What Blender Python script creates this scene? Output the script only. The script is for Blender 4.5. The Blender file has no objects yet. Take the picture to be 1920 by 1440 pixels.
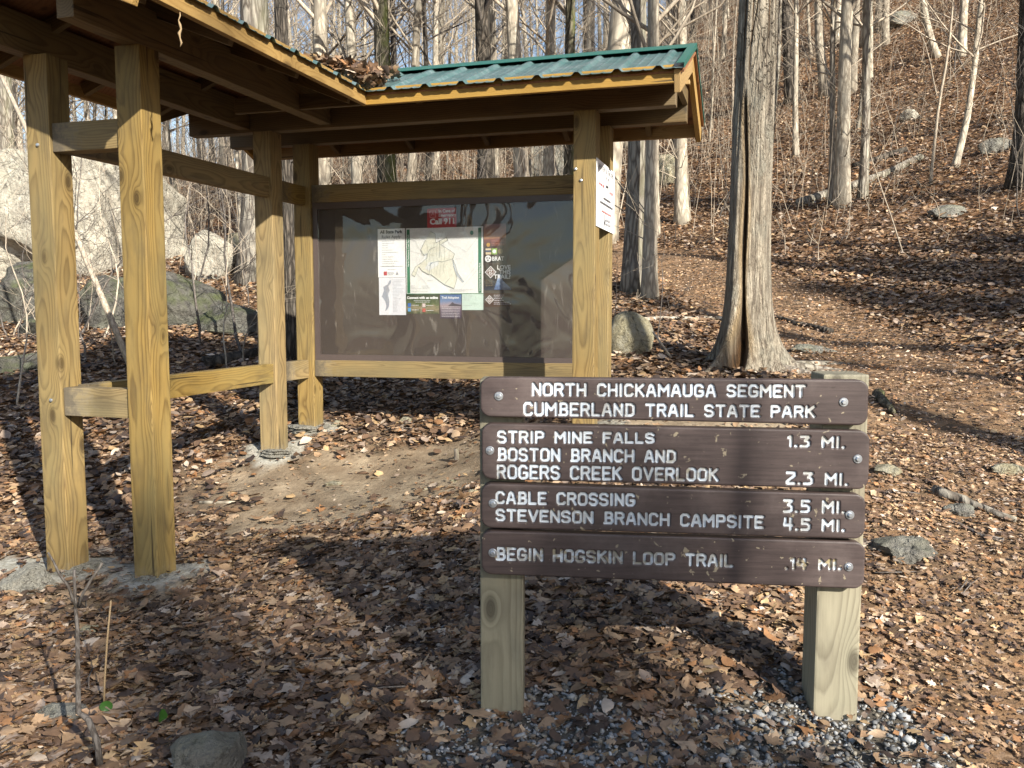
import bpy, bmesh, math, random
import numpy as np
from mathutils import Vector, Matrix

random.seed(7)
rng = np.random.default_rng(7)
sc = bpy.context.scene
COL = sc.collection
R = math.radians

# ------------------------------------------------------------------ camera, sky, sun, exposure
CZ = 1.33                       # camera height above the ground by the trail sign
F, PITCH = 1629.7, 0.0867       # focal length in pixels of the 1920 px wide photograph, downward tilt
cam_d = bpy.data.cameras.new('camera')
cam_d.sensor_width = 36.0
cam_d.lens = 36.0 * F / 1920.0
cam_d.clip_start = 0.05
cam_d.clip_end = 2000
cam = bpy.data.objects.new('camera', cam_d)
cam.location = (0, 0, CZ)
cam.rotation_euler = (math.pi / 2 - PITCH, 0, 0)
COL.objects.link(cam)
sc.camera = cam

SUN_AZ, SUN_EL = 146.0, 26.5    # degrees clockwise from the view direction, and above the horizon
world = bpy.data.worlds.new('World')
sc.world = world
world.use_nodes = True
wn = world.node_tree
sky = wn.nodes.new('ShaderNodeTexSky')
sky.sky_type = 'NISHITA'
sky.sun_disc = False
sky.sun_elevation = R(SUN_EL)
sky.sun_rotation = R(SUN_AZ)
sky.air_density = 1.0
sky.dust_density = 1.0
bg = wn.nodes['Background']
bg.inputs['Strength'].default_value = 0.09
wn.links.new(sky.outputs['Color'], bg.inputs['Color'])

sun_d = bpy.data.lights.new('sun', 'SUN')
sun_d.energy = 5.0
sun_d.angle = R(0.55)
sun_d.color = (1.0, 0.93, 0.81)
sun = bpy.data.objects.new('sun', sun_d)
sdir = Vector((math.sin(R(SUN_AZ)) * math.cos(R(SUN_EL)), math.cos(R(SUN_AZ)) * math.cos(R(SUN_EL)), math.sin(R(SUN_EL))))
sun.rotation_euler = sdir.to_track_quat('Z', 'Y').to_euler()
COL.objects.link(sun)

sc.view_settings.view_transform = 'Standard'
sc.view_settings.look = 'None'
sc.view_settings.exposure = 1.24
sc.view_settings.gamma = 1.0
sc.render.engine = 'CYCLES'
sc.cycles.use_denoising = True
sc.cycles.max_bounces = 6
sc.cycles.transparent_max_bounces = 8
sc.cycles.caustics_reflective = False
sc.cycles.caustics_refractive = False


# ------------------------------------------------------------------ helpers
def tag(o, label=None, cat=None, group=None, kind=None):
    if label: o['label'] = label
    if cat: o['category'] = cat
    if group: o['group'] = group
    if kind: o['kind'] = kind
    return o


def empty(name, loc, label, cat, group=None, rz=0.0):
    o = bpy.data.objects.new(name, None)
    o.location = loc
    o.rotation_euler = (0, 0, rz)
    o.empty_display_size = 0.1
    COL.objects.link(o)
    return tag(o, label, cat, group)


class MB:
    """collects tubes, boxes and polygons that become one mesh object"""
    def __init__(s): s.v, s.f = [], []

    def poly(s, pts):
        n = len(s.v); s.v += [tuple(p) for p in pts]; s.f.append(tuple(range(n, n + len(pts))))

    def box(s, lo, hi):
        n = len(s.v)
        x0, y0, z0 = lo; x1, y1, z1 = hi
        s.v += [(x0, y0, z0), (x1, y0, z0), (x1, y1, z0), (x0, y1, z0), (x0, y0, z1), (x1, y0, z1), (x1, y1, z1), (x0, y1, z1)]
        for q in ((0, 3, 2, 1), (4, 5, 6, 7), (0, 1, 5, 4), (1, 2, 6, 5), (2, 3, 7, 6), (3, 0, 4, 7)):
            s.f.append(tuple(n + i for i in q))

    def tube(s, pts, rad, sides=6, cap=True):
        pts = [Vector(p) for p in pts]
        n0 = len(s.v); m = len(pts)
        prev = None
        for i, p in enumerate(pts):
            d = (pts[min(i + 1, m - 1)] - pts[max(i - 1, 0)]).normalized()
            if prev is None:
                a = Vector((1, 0, 0)) if abs(d.x) < 0.8 else Vector((0, 1, 0))
            else:
                a = prev
            b = d.cross(a).normalized(); a = b.cross(d).normalized(); prev = a
            r = rad[i] if hasattr(rad, '__len__') else rad
            for k in range(sides):
                t = 2 * math.pi * k / sides
                q = p + (a * math.cos(t) + b * math.sin(t)) * r
                s.v.append((q.x, q.y, q.z))
        for i in range(m - 1):
            for k in range(sides):
                a0 = n0 + i * sides + k; b0 = n0 + i * sides + (k + 1) % sides
                s.f.append((a0, b0, b0 + sides, a0 + sides))
        if cap and sides > 2:
            s.f.append(tuple(n0 + (m - 1) * sides + k for k in range(sides)))
            s.f.append(tuple(n0 + k for k in reversed(range(sides))))

    def mesh(s, name, smooth=False):
        me = bpy.data.meshes.new(name)
        me.from_pydata(s.v, [], s.f)
        if smooth: me.polygons.foreach_set('use_smooth', [True] * len(me.polygons))
        me.update()
        return me

    def build(s, name, mat, parent=None, smooth=False):
        return link(name, s.mesh(name, smooth), mat, parent)


def link(name, me, mat, parent=None):
    if mat and not me.materials: me.materials.append(mat)
    o = bpy.data.objects.new(name, me)
    COL.objects.link(o)
    if parent: o.parent = parent
    return o


def np_mesh(name, V, Fq, smooth=False, col=None, attrs=None):
    """mesh straight from arrays: V (n,3), Fq (m,k) faces of equal size"""
    me = bpy.data.meshes.new(name)
    V = np.ascontiguousarray(V, dtype=np.float32); Fq = np.ascontiguousarray(Fq, dtype=np.int32)
    m, k = Fq.shape
    me.vertices.add(len(V)); me.vertices.foreach_set('co', V.ravel())
    me.loops.add(m * k); me.loops.foreach_set('vertex_index', Fq.ravel())
    me.polygons.add(m)
    me.polygons.foreach_set('loop_start', np.arange(0, m * k, k, dtype=np.int32))
    try: me.polygons.foreach_set('loop_total', np.full(m, k, dtype=np.int32))
    except Exception: pass
    if smooth: me.polygons.foreach_set('use_smooth', np.ones(m, dtype=bool))
    me.update(calc_edges=True)
    if col is not None:
        a = me.attributes.new('Col', 'FLOAT_COLOR', 'POINT')
        c = np.ones((len(V), 4), dtype=np.float32); c[:, :3] = col
        a.data.foreach_set('color', c.ravel())
    for nm, arr in (attrs or {}).items():
        a = me.attributes.new(nm, 'FLOAT', 'POINT')
        a.data.foreach_set('value', np.ascontiguousarray(arr, dtype=np.float32))
    return me


def ray(px, py):
    x = (px - 960) / F; b = -(py - 720) / F
    c, s = math.cos(PITCH), math.sin(PITCH)
    return Vector((x, c + b * s, -s + b * c))


def rayY(px, py, Y):
    d = ray(px, py); d = d * (Y / d.y)
    return Vector((d.x, d.y, d.z + CZ))


# ------------------------------------------------------------------ material helpers
def new_mat(name):
    m = bpy.data.materials.new(name); m.use_nodes = True
    nt = m.node_tree
    return m, nt, nt.nodes['Principled BSDF']


def N(nt, typ, **kw):
    n = nt.nodes.new(typ)
    for k, v in kw.items():
        if k in n.inputs.keys(): n.inputs[k].default_value = v
        else: setattr(n, k, v)
    return n


def L(nt, a, b): nt.links.new(a, b)


def mapping(nt, scale, coord='Object', rand=0.0):
    tc = N(nt, 'ShaderNodeTexCoord')
    out = tc.outputs[coord]
    if rand:
        oi = N(nt, 'ShaderNodeObjectInfo')
        mu = N(nt, 'ShaderNodeMath', operation='MULTIPLY'); mu.inputs[1].default_value = rand
        L(nt, oi.outputs['Random'], mu.inputs[0])
        ad = N(nt, 'ShaderNodeVectorMath', operation='ADD')
        L(nt, out, ad.inputs[0]); L(nt, mu.outputs[0], ad.inputs[1]); out = ad.outputs[0]
    mp = N(nt, 'ShaderNodeMapping'); mp.inputs['Scale'].default_value = scale
    L(nt, out, mp.inputs['Vector'])
    return mp.outputs[0]


def noise(nt, vec, scale, detail=4, rough=0.55, dist=0.0):
    n = N(nt, 'ShaderNodeTexNoise'); n.inputs['Scale'].default_value = scale
    n.inputs['Detail'].default_value = detail; n.inputs['Roughness'].default_value = rough
    n.inputs['Distortion'].default_value = dist
    if vec is not None: L(nt, vec, n.inputs['Vector'])
    return n.outputs['Fac']


def ramp(nt, fac, stops, interp='LINEAR'):
    r = N(nt, 'ShaderNodeValToRGB'); cr = r.color_ramp; cr.interpolation = interp
    while len(cr.elements) < len(stops): cr.elements.new(0.5)
    for e, (p, c) in zip(cr.elements, stops):
        e.position = p; e.color = (*c, 1) if len(c) == 3 else c
    L(nt, fac, r.inputs['Fac'])
    return r.outputs['Color']


def mix(nt, fac, a, b, mode='MIX'):
    m = N(nt, 'ShaderNodeMix', data_type='RGBA', blend_type=mode)
    for s, v in ((0, fac), (6, a), (7, b)):
        if hasattr(v, 'is_linked'): L(nt, v, m.inputs[s])
        elif s == 0: m.inputs[0].default_value = v
        else: m.inputs[s].default_value = (*v, 1)
    return m.outputs[2]


def math_(nt, op, a, b=None, c=None, clamp=False):
    m = N(nt, 'ShaderNodeMath', operation=op, use_clamp=clamp)
    for i, v in enumerate((a, b, c)):
        if v is None: continue
        if hasattr(v, 'is_linked'): L(nt, v, m.inputs[i])
        else: m.inputs[i].default_value = v
    return m.outputs[0]


def bump(nt, h, bsdf, strength=0.5, dist=0.01):
    b = N(nt, 'ShaderNodeBump'); b.inputs['Strength'].default_value = strength; b.inputs['Distance'].default_value = dist
    L(nt, h, b.inputs['Height']); L(nt, b.outputs[0], bsdf.inputs['Normal'])
    return b


def plain(name, c, rough=0.6, metal=0.0, spec=0.5):
    m, nt, b = new_mat(name)
    v = mapping(nt, (1, 1, 1), rand=5)
    col = mix(nt, noise(nt, v, 60, 3), tuple(x * 0.85 for x in c), tuple(min(1, x * 1.1) for x in c))
    L(nt, col, b.inputs['Base Color'])
    b.inputs['Roughness'].default_value = rough; b.inputs['Metallic'].default_value = metal
    b.inputs['Specular IOR Level'].default_value = spec
    return m


def wood_mat(name, light, dark, tint, tint_amt=0.5, stain=0.0, ring=0.011, knots=True, base_dirt=False):
    """sawn softwood: growth rings round a far pith give flame figure, knots bend them"""
    m, nt, b = new_mat(name)
    tc = N(nt, 'ShaderNodeTexCoord'); oi = N(nt, 'ShaderNodeObjectInfo')
    rnd = math_(nt, 'MULTIPLY', oi.outputs['Random'], 23.0)
    ad = N(nt, 'ShaderNodeVectorMath', operation='ADD')
    cz = N(nt, 'ShaderNodeCombineXYZ'); L(nt, rnd, cz.inputs[2])
    L(nt, tc.outputs['Object'], ad.inputs[0]); L(nt, cz.outputs[0], ad.inputs[1])
    sep = N(nt, 'ShaderNodeSeparateXYZ'); L(nt, ad.outputs[0], sep.inputs[0])
    # pith position drifts along the board
    zc = N(nt, 'ShaderNodeCombineXYZ'); L(nt, math_(nt, 'MULTIPLY', sep.outputs[2], 0.9), zc.inputs[2])
    nw = N(nt, 'ShaderNodeTexNoise'); nw.inputs['Scale'].default_value = 1.0; nw.inputs['Detail'].default_value = 1.5
    L(nt, zc.outputs[0], nw.inputs['Vector'])
    sw = N(nt, 'ShaderNodeSeparateColor'); L(nt, nw.outputs['Color'], sw.inputs[0])
    xo = math_(nt, 'MULTIPLY_ADD', sw.outputs[0], 0.16, -0.05)
    yo = math_(nt, 'MULTIPLY_ADD', sw.outputs[1], 0.16, -0.10)
    x = math_(nt, 'ADD', sep.outputs[0], xo); y = math_(nt, 'ADD', sep.outputs[1], yo)
    r2 = math_(nt, 'ADD', math_(nt, 'MULTIPLY', x, x), math_(nt, 'MULTIPLY', y, y))
    r = math_(nt, 'SQRT', r2)
    vs = N(nt, 'ShaderNodeMapping'); vs.inputs['Scale'].default_value = (7, 7, 1.0); L(nt, ad.outputs[0], vs.inputs['Vector'])
    wig = noise(nt, vs.outputs[0], 1.3, 3)
    r = math_(nt, 'MULTIPLY_ADD', wig, 0.028, r)
    kn_col = None
    if knots:
        kv = N(nt, 'ShaderNodeMapping'); kv.inputs['Scale'].default_value = (6.5, 6.5, 3.0); L(nt, ad.outputs[0], kv.inputs['Vector'])
        vo = N(nt, 'ShaderNodeTexVoronoi'); vo.inputs['Scale'].default_value = 1.0; vo.inputs['Randomness'].default_value = 1.0
        L(nt, kv.outputs[0], vo.inputs['Vector'])
        d = vo.outputs['Distance']
        e = math_(nt, 'POWER', 2.718, math_(nt, 'MULTIPLY', d, -7.0))
        r = math_(nt, 'MULTIPLY_ADD', e, 0.075, r)
        kn = N(nt, 'ShaderNodeMapRange'); kn.inputs['From Min'].default_value = 0.17; kn.inputs['From Max'].default_value = 0.08
        L(nt, d, kn.inputs['Value']); kn_col = kn.outputs[0]
    ph = math_(nt, 'FRACT', math_(nt, 'DIVIDE', r, ring))
    late = ramp(nt, ph, [(0.0, (0, 0, 0)), (0.45, (0.12, 0.12, 0.12)), (0.86, (1, 1, 1)), (1.0, (0.05, 0.05, 0.05))])
    fs = N(nt, 'ShaderNodeMapping'); fs.inputs['Scale'].default_value = (160, 160, 5); L(nt, ad.outputs[0], fs.inputs['Vector'])
    fine = noise(nt, fs.outputs[0], 1.0, 3, 0.6)
    fac = math_(nt, 'MULTIPLY_ADD', fine, 0.35, math_(nt, 'MULTIPLY', late, 0.62), clamp=True)
    col = mix(nt, fac, light, dark)
    tv = N(nt, 'ShaderNodeMapping'); tv.inputs['Scale'].default_value = (4, 4, 1.1); L(nt, ad.outputs[0], tv.inputs['Vector'])
    tn = ramp(nt, noise(nt, tv.outputs[0], 1.0, 4, 0.6), [(0.35, (0, 0, 0)), (0.7, (1, 1, 1))])
    col = mix(nt, math_(nt, 'MULTIPLY', tn, tint_amt), col, tint)
    if kn_col is not None:
        col = mix(nt, math_(nt, 'MULTIPLY', kn_col, 0.75), col, tuple(0.35 * v for v in dark))
    if stain:
        sv = N(nt, 'ShaderNodeMapping'); sv.inputs['Scale'].default_value = (14, 14, 3); L(nt, ad.outputs[0], sv.inputs['Vector'])
        sn = ramp(nt, noise(nt, sv.outputs[0], 1.0, 5, 0.65), [(0.5, (0, 0, 0)), (0.72, (1, 1, 1))])
        col = mix(nt, math_(nt, 'MULTIPLY', sn, stain), col, (0.07, 0.055, 0.04))
    if base_dirt:   # splashed mud and lime on the foot of a post
        sz = N(nt, 'ShaderNodeSeparateXYZ'); L(nt, tc.outputs['Object'], sz.inputs[0])
        dn = noise(nt, ad.outputs[0], 30, 5, 0.7)
        edge = math_(nt, 'MULTIPLY_ADD', dn, 0.35, 0.0)
        zz = N(nt, 'ShaderNodeMapRange'); zz.inputs['From Min'].default_value = 0.36; zz.inputs['From Max'].default_value = 0.16
        L(nt, math_(nt, 'ADD', sz.outputs[2], edge), zz.inputs['Value'])
        col = mix(nt, math_(nt, 'MULTIPLY', zz.outputs[0], base_dirt), col, (0.24, 0.21, 0.16))
        z2 = N(nt, 'ShaderNodeMapRange'); z2.inputs['From Min'].default_value = 0.29; z2.inputs['From Max'].default_value = 0.2
        L(nt, math_(nt, 'ADD', sz.outputs[2], edge), z2.inputs['Value'])
        col = mix(nt, math_(nt, 'MULTIPLY', z2.outputs[0], base_dirt * 0.9), col, (0.09, 0.075, 0.055))
    cv = N(nt, 'ShaderNodeMapping'); cv.inputs['Scale'].default_value = (34, 34, 0.9); L(nt, ad.outputs[0], cv.inputs['Vector'])
    ck = ramp(nt, noise(nt, cv.outputs[0], 1.0, 2, 0.5), [(0.285, (1, 1, 1)), (0.31, (0, 0, 0))])
    col = mix(nt, math_(nt, 'MULTIPLY', ck, 0.8), col, (0.03, 0.022, 0.014))
    hv = N(nt, 'ShaderNodeHueSaturation'); L(nt, math_(nt, 'MULTIPLY_ADD', math_(nt, 'FRACT', math_(nt, 'MULTIPLY', oi.outputs['Random'], 37.3)), 0.34, 0.76), hv.inputs['Value']); L(nt, math_(nt, 'MULTIPLY_ADD', math_(nt, 'FRACT', math_(nt, 'MULTIPLY', oi.outputs['Random'], 91.7)), 0.25, 0.95), hv.inputs['Saturation']); L(nt, col, hv.inputs['Color']); col = hv.outputs[0]
    L(nt, col, b.inputs['Base Color'])
    b.inputs['Roughness'].default_value = 0.62
    b.inputs['Specular IOR Level'].default_value = 0.35
    bump(nt, math_(nt, 'MULTIPLY_ADD', fine, 0.6, math_(nt, 'MULTIPLY', late, -0.4)), b, 0.35, 0.002)
    return m


def bark_mat(name, light, dark, zs=0.16, sc_=14.0, strength=0.8, moss=0.0, patch=(0.3, 0.3, 0.28), patch_amt=0.3, dist=0.03):
    m, nt, b = new_mat(name)
    v = mapping(nt, (1, 1, zs), rand=9)
    n1 = noise(nt, v, sc_, 6, 0.65, 0.6)
    vo = N(nt, 'ShaderNodeTexVoronoi', feature='DISTANCE_TO_EDGE'); vo.inputs['Scale'].default_value = sc_ * 0.9
    wv = N(nt, 'ShaderNodeVectorMath', operation='ADD'); L(nt, v, wv.inputs[0])
    nz = N(nt, 'ShaderNodeTexNoise'); nz.inputs['Scale'].default_value = sc_ * 0.7; nz.inputs['Detail'].default_value = 4; L(nt, v, nz.inputs['Vector'])
    sc2 = N(nt, 'ShaderNodeVectorMath', operation='SCALE'); sc2.inputs['Scale'].default_value = 0.12; L(nt, nz.outputs['Color'], sc2.inputs[0])
    L(nt, sc2.outputs[0], wv.inputs[1]); L(nt, wv.outputs[0], vo.inputs['Vector'])
    ridge = ramp(nt, vo.outputs['Distance'], [(0.0, (0, 0, 0)), (0.28, (1, 1, 1))])
    h = math_(nt, 'MULTIPLY', ridge, math_(nt, 'MULTIPLY_ADD', n1, 0.9, 0.3), clamp=True)
    col = ramp(nt, h, [(0.1, dark), (0.75, light)])
    v2 = mapping(nt, (1, 1, 0.5), rand=4)
    pm = ramp(nt, noise(nt, v2, 3.2, 5, 0.65), [(0.45, (0, 0, 0)), (0.62, (1, 1, 1))])
    col = mix(nt, math_(nt, 'MULTIPLY', pm, patch_amt), col, patch)
    oi = N(nt, 'ShaderNodeObjectInfo')
    br = math_(nt, 'MULTIPLY_ADD', oi.outputs['Random'], 0.5, 0.72)
    col = mix(nt, 1.0, col, (1, 1, 1), 'MULTIPLY') if False else col
    hs = N(nt, 'ShaderNodeHueSaturation'); L(nt, br, hs.inputs['Value']); L(nt, col, hs.inputs['Color']); col = hs.outputs[0]
    if moss:
        g = N(nt, 'ShaderNodeNewGeometry'); sx = N(nt, 'ShaderNodeSeparateXYZ'); L(nt, g.outputs['Normal'], sx.inputs[0])
        mm = math_(nt, 'MULTIPLY', ramp(nt, noise(nt, v2, 5, 4), [(0.35, (0, 0, 0)), (0.6, (1, 1, 1))]),
                   ramp(nt, math_(nt, 'MULTIPLY_ADD', sx.outputs[0], 0.5, 0.5), [(0.45, (0.15, 0.15, 0.15)), (0.9, (1, 1, 1))]))
        col = mix(nt, math_(nt, 'MULTIPLY', mm, moss), col, (0.10, 0.12, 0.03))
    L(nt, col, b.inputs['Base Color'])
    b.inputs['Roughness'].default_value = 0.9
    b.inputs['Specular IOR Level'].default_value = 0.15
    bump(nt, h, b, strength, dist)
    return m


def rock_mat(name, a, b_, lichen=(0.5, 0.5, 0.44), lich_amt=0.5, moss=0.0, sc_=3.0):
    m, nt, b = new_mat(name)
    v = mapping(nt, (1, 1, 1), rand=7)
    n1 = noise(nt, v, sc_, 8, 0.65)
    col = ramp(nt, n1, [(0.3, a), (0.7, b_)])
    ln = ramp(nt, noise(nt, v, sc_ * 2.3, 6, 0.7), [(0.48, (0, 0, 0)), (0.6, (1, 1, 1))])
    col = mix(nt, math_(nt, 'MULTIPLY', ln, lich_amt), col, lichen)
    dk = ramp(nt, noise(nt, v, sc_ * 5, 5, 0.7), [(0.34, (1, 1, 1)), (0.46, (0, 0, 0))])
    col = mix(nt, math_(nt, 'MULTIPLY', dk, 0.7), col, tuple(0.25 * q for q in a))
    ck = N(nt, 'ShaderNodeTexVoronoi', feature='DISTANCE_TO_EDGE'); ck.inputs['Scale'].default_value = sc_ * 0.8; wv = N(nt, 'ShaderNodeVectorMath', operation='ADD'); L(nt, v, wv.inputs[0])
    nz = N(nt, 'ShaderNodeTexNoise'); nz.inputs['Scale'].default_value = sc_ * 1.5; nz.inputs['Detail'].default_value = 5; L(nt, v, nz.inputs['Vector']); s2 = N(nt, 'ShaderNodeVectorMath', operation='SCALE'); s2.inputs['Scale'].default_value = 0.9 / sc_; L(nt, nz.outputs['Color'], s2.inputs[0]); L(nt, s2.outputs[0], wv.inputs[1]); L(nt, wv.outputs[0], ck.inputs['Vector'])
    crk = ramp(nt, ck.outputs['Distance'], [(0.0, (1, 1, 1)), (0.03, (0, 0, 0))])
    col = mix(nt, math_(nt, 'MULTIPLY', crk, 0.22), col, tuple(0.2 * q for q in a))
    if moss:
        g = N(nt, 'ShaderNodeNewGeometry'); sx = N(nt, 'ShaderNodeSeparateXYZ'); L(nt, g.outputs['Normal'], sx.inputs[0])
        mm = math_(nt, 'MULTIPLY', ramp(nt, noise(nt, v, 4, 5), [(0.45, (0, 0, 0)), (0.6, (1, 1, 1))]),
                   ramp(nt, sx.outputs[2], [(0.1, (0.2, 0.2, 0.2)), (0.7, (1, 1, 1))]))
        col = mix(nt, math_(nt, 'MULTIPLY', mm, moss), col, (0.10, 0.13, 0.03))
    L(nt, col, b.inputs['Base Color'])
    b.inputs['Roughness'].default_value = 0.85
    b.inputs['Specular IOR Level'].default_value = 0.25
    bump(nt, math_(nt, 'MULTIPLY_ADD', noise(nt, v, sc_ * 1.6, 8, 0.68), 2.5, math_(nt, 'MULTIPLY_ADD', crk, -0.3, noise(nt, v, sc_ * 6, 8, 0.72))), b, 1.0, 0.05)
    return m


M = {}
M['pine'] = wood_mat('treated_pine', (0.335, 0.24, 0.105), (0.105, 0.064, 0.026), (0.185, 0.158, 0.085), 0.8, 0.5, base_dirt=0.85)
M['pine_beam_shaded'] = wood_mat('treated_pine_beam_shaded', (0.19, 0.135, 0.07), (0.075, 0.05, 0.026), (0.13, 0.105, 0.06), 0.6, 0.5, ring=0.013)  # darker copy of the pine, with the roof's shade put into its colour
M['pine_trim'] = wood_mat('treated_pine_trim', (0.42, 0.28, 0.115), (0.25, 0.15, 0.055), (0.31, 0.21, 0.085), 0.5, 0.12, ring=0.009)
M['grey_post'] = wood_mat('weathered_post', (0.33, 0.30, 0.215), (0.15, 0.125, 0.085), (0.23, 0.225, 0.165), 0.7, 0.4, ring=0.012, base_dirt=0.9)
M['plywood'] = wood_mat('plywood', (0.27, 0.145, 0.085), (0.17, 0.085, 0.05), (0.21, 0.115, 0.07), 0.5, 0.2, ring=0.03)
M['bark_pale'] = bark_mat('pale_bark', (0.53, 0.475, 0.38), (0.25, 0.215, 0.17), 0.25, 12, 0.45, 0, (0.28, 0.26, 0.215), 0.6, 0.012)
M['bark_grey'] = bark_mat('grey_bark', (0.36, 0.33, 0.28), (0.12, 0.10, 0.085), 0.2, 13, 0.7, 0.25, (0.25, 0.24, 0.21), 0.4, 0.02)
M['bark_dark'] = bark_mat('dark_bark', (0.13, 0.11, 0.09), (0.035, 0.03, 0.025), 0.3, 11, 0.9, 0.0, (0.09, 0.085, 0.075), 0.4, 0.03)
M['bark_moss'] = bark_mat('mossy_bark', (0.19, 0.165, 0.13), (0.05, 0.042, 0.034), 0.3, 12, 0.9, 0.75, (0.12, 0.11, 0.09), 0.4, 0.03)
M['twig'] = bark_mat('twig_bark', (0.45, 0.385, 0.30), (0.28, 0.235, 0.185), 0.3, 20, 0.2, 0, (0.3, 0.27, 0.22), 0.3, 0.004)
M['stem_grey'] = bark_mat('stem_bark', (0.16, 0.145, 0.135), (0.07, 0.06, 0.053), 0.3, 40, 0.2, 0, (0.18, 0.16, 0.14), 0.3, 0.003)
M['rock_pale'] = rock_mat('pale_rock', (0.30, 0.28, 0.235), (0.50, 0.465, 0.385), (0.62, 0.59, 0.50), 0.6, 0.12, 2.6)
M['rock_grey'] = rock_mat('grey_rock', (0.16, 0.155, 0.14), (0.30, 0.285, 0.25), (0.40, 0.40, 0.35), 0.45, 0.25, 4)
M['rock_moss_shaded'] = rock_mat('mossy_rock_shaded', (0.060, 0.058, 0.052), (0.14, 0.132, 0.115), (0.27, 0.27, 0.235), 0.35, 0.5, 3.4)  # moss is its own; base tones lowered to hold the boulders' shade
M['rock_tan'] = rock_mat('tan_rock', (0.31, 0.275, 0.18), (0.46, 0.42, 0.29), (0.45, 0.45, 0.40), 0.45, 0.1, 4)
M['concrete'] = rock_mat('concrete', (0.38, 0.365, 0.31), (0.52, 0.50, 0.43), (0.6, 0.59, 0.53), 0.3, 0.0, 16)
M['steel'] = plain('galvanised_steel', (0.55, 0.58, 0.62), 0.35, 0.85)
M['green_leaf'] = plain('green_leaf', (0.03, 0.095, 0.014), 0.4)
M['straw'] = plain('straw_stem', (0.30, 0.215, 0.12), 0.8)
M['panel'] = plain('brown_panel', (0.050, 0.038, 0.033), 0.5)
M['panel_frame'] = plain('brown_frame', (0.075, 0.058, 0.054), 0.45)


def roof_metal():
    m, nt, b = new_mat('green_roof_metal')
    v = mapping(nt, (1, 1, 1))
    col = ramp(nt, noise(nt, v, 5, 6, 0.65), [(0.3, (0.03, 0.088, 0.085)), (0.72, (0.10, 0.15, 0.155))])
    col = mix(nt, math_(nt, 'MULTIPLY', ramp(nt, noise(nt, v, 16, 5, 0.7), [(0.5, (0, 0, 0)), (0.7, (1, 1, 1))]), 0.5), col, (0.20, 0.24, 0.26))
    L(nt, col, b.inputs['Base Color'])
    b.inputs['Roughness'].default_value = 0.36
    return m


M['roof'] = roof_metal()
M['roof_cap'] = plain('green_cap_metal', (0.010, 0.105, 0.085), 0.35)


def leaf_mat():
    m, nt, b = new_mat('dead_leaves')
    at = N(nt, 'ShaderNodeAttribute', attribute_name='Col')
    v = mapping(nt, (1, 1, 1))
    k = math_(nt, 'MULTIPLY_ADD', noise(nt, v, 45, 3), 0.7, 0.65)
    hs = N(nt, 'ShaderNodeHueSaturation'); L(nt, k, hs.inputs['Value']); L(nt, at.outputs['Color'], hs.inputs['Color'])
    L(nt, hs.outputs[0], b.inputs['Base Color'])
    b.inputs['Roughness'].default_value = 0.58
    b.inputs['Specular IOR Level'].default_value = 0.45
    return m


M['leaf'] = leaf_mat()


def pebble_mat():
    m, nt, b = new_mat('gravel_stone')
    at = N(nt, 'ShaderNodeAttribute', attribute_name='Col')
    L(nt, at.outputs['Color'], b.inputs['Base Color'])
    b.inputs['Roughness'].default_value = 0.75
    bump(nt, noise(nt, mapping(nt, (1, 1, 1)), 120, 4), b, 0.4, 0.004)
    return m


M['pebble'] = pebble_mat()


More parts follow.
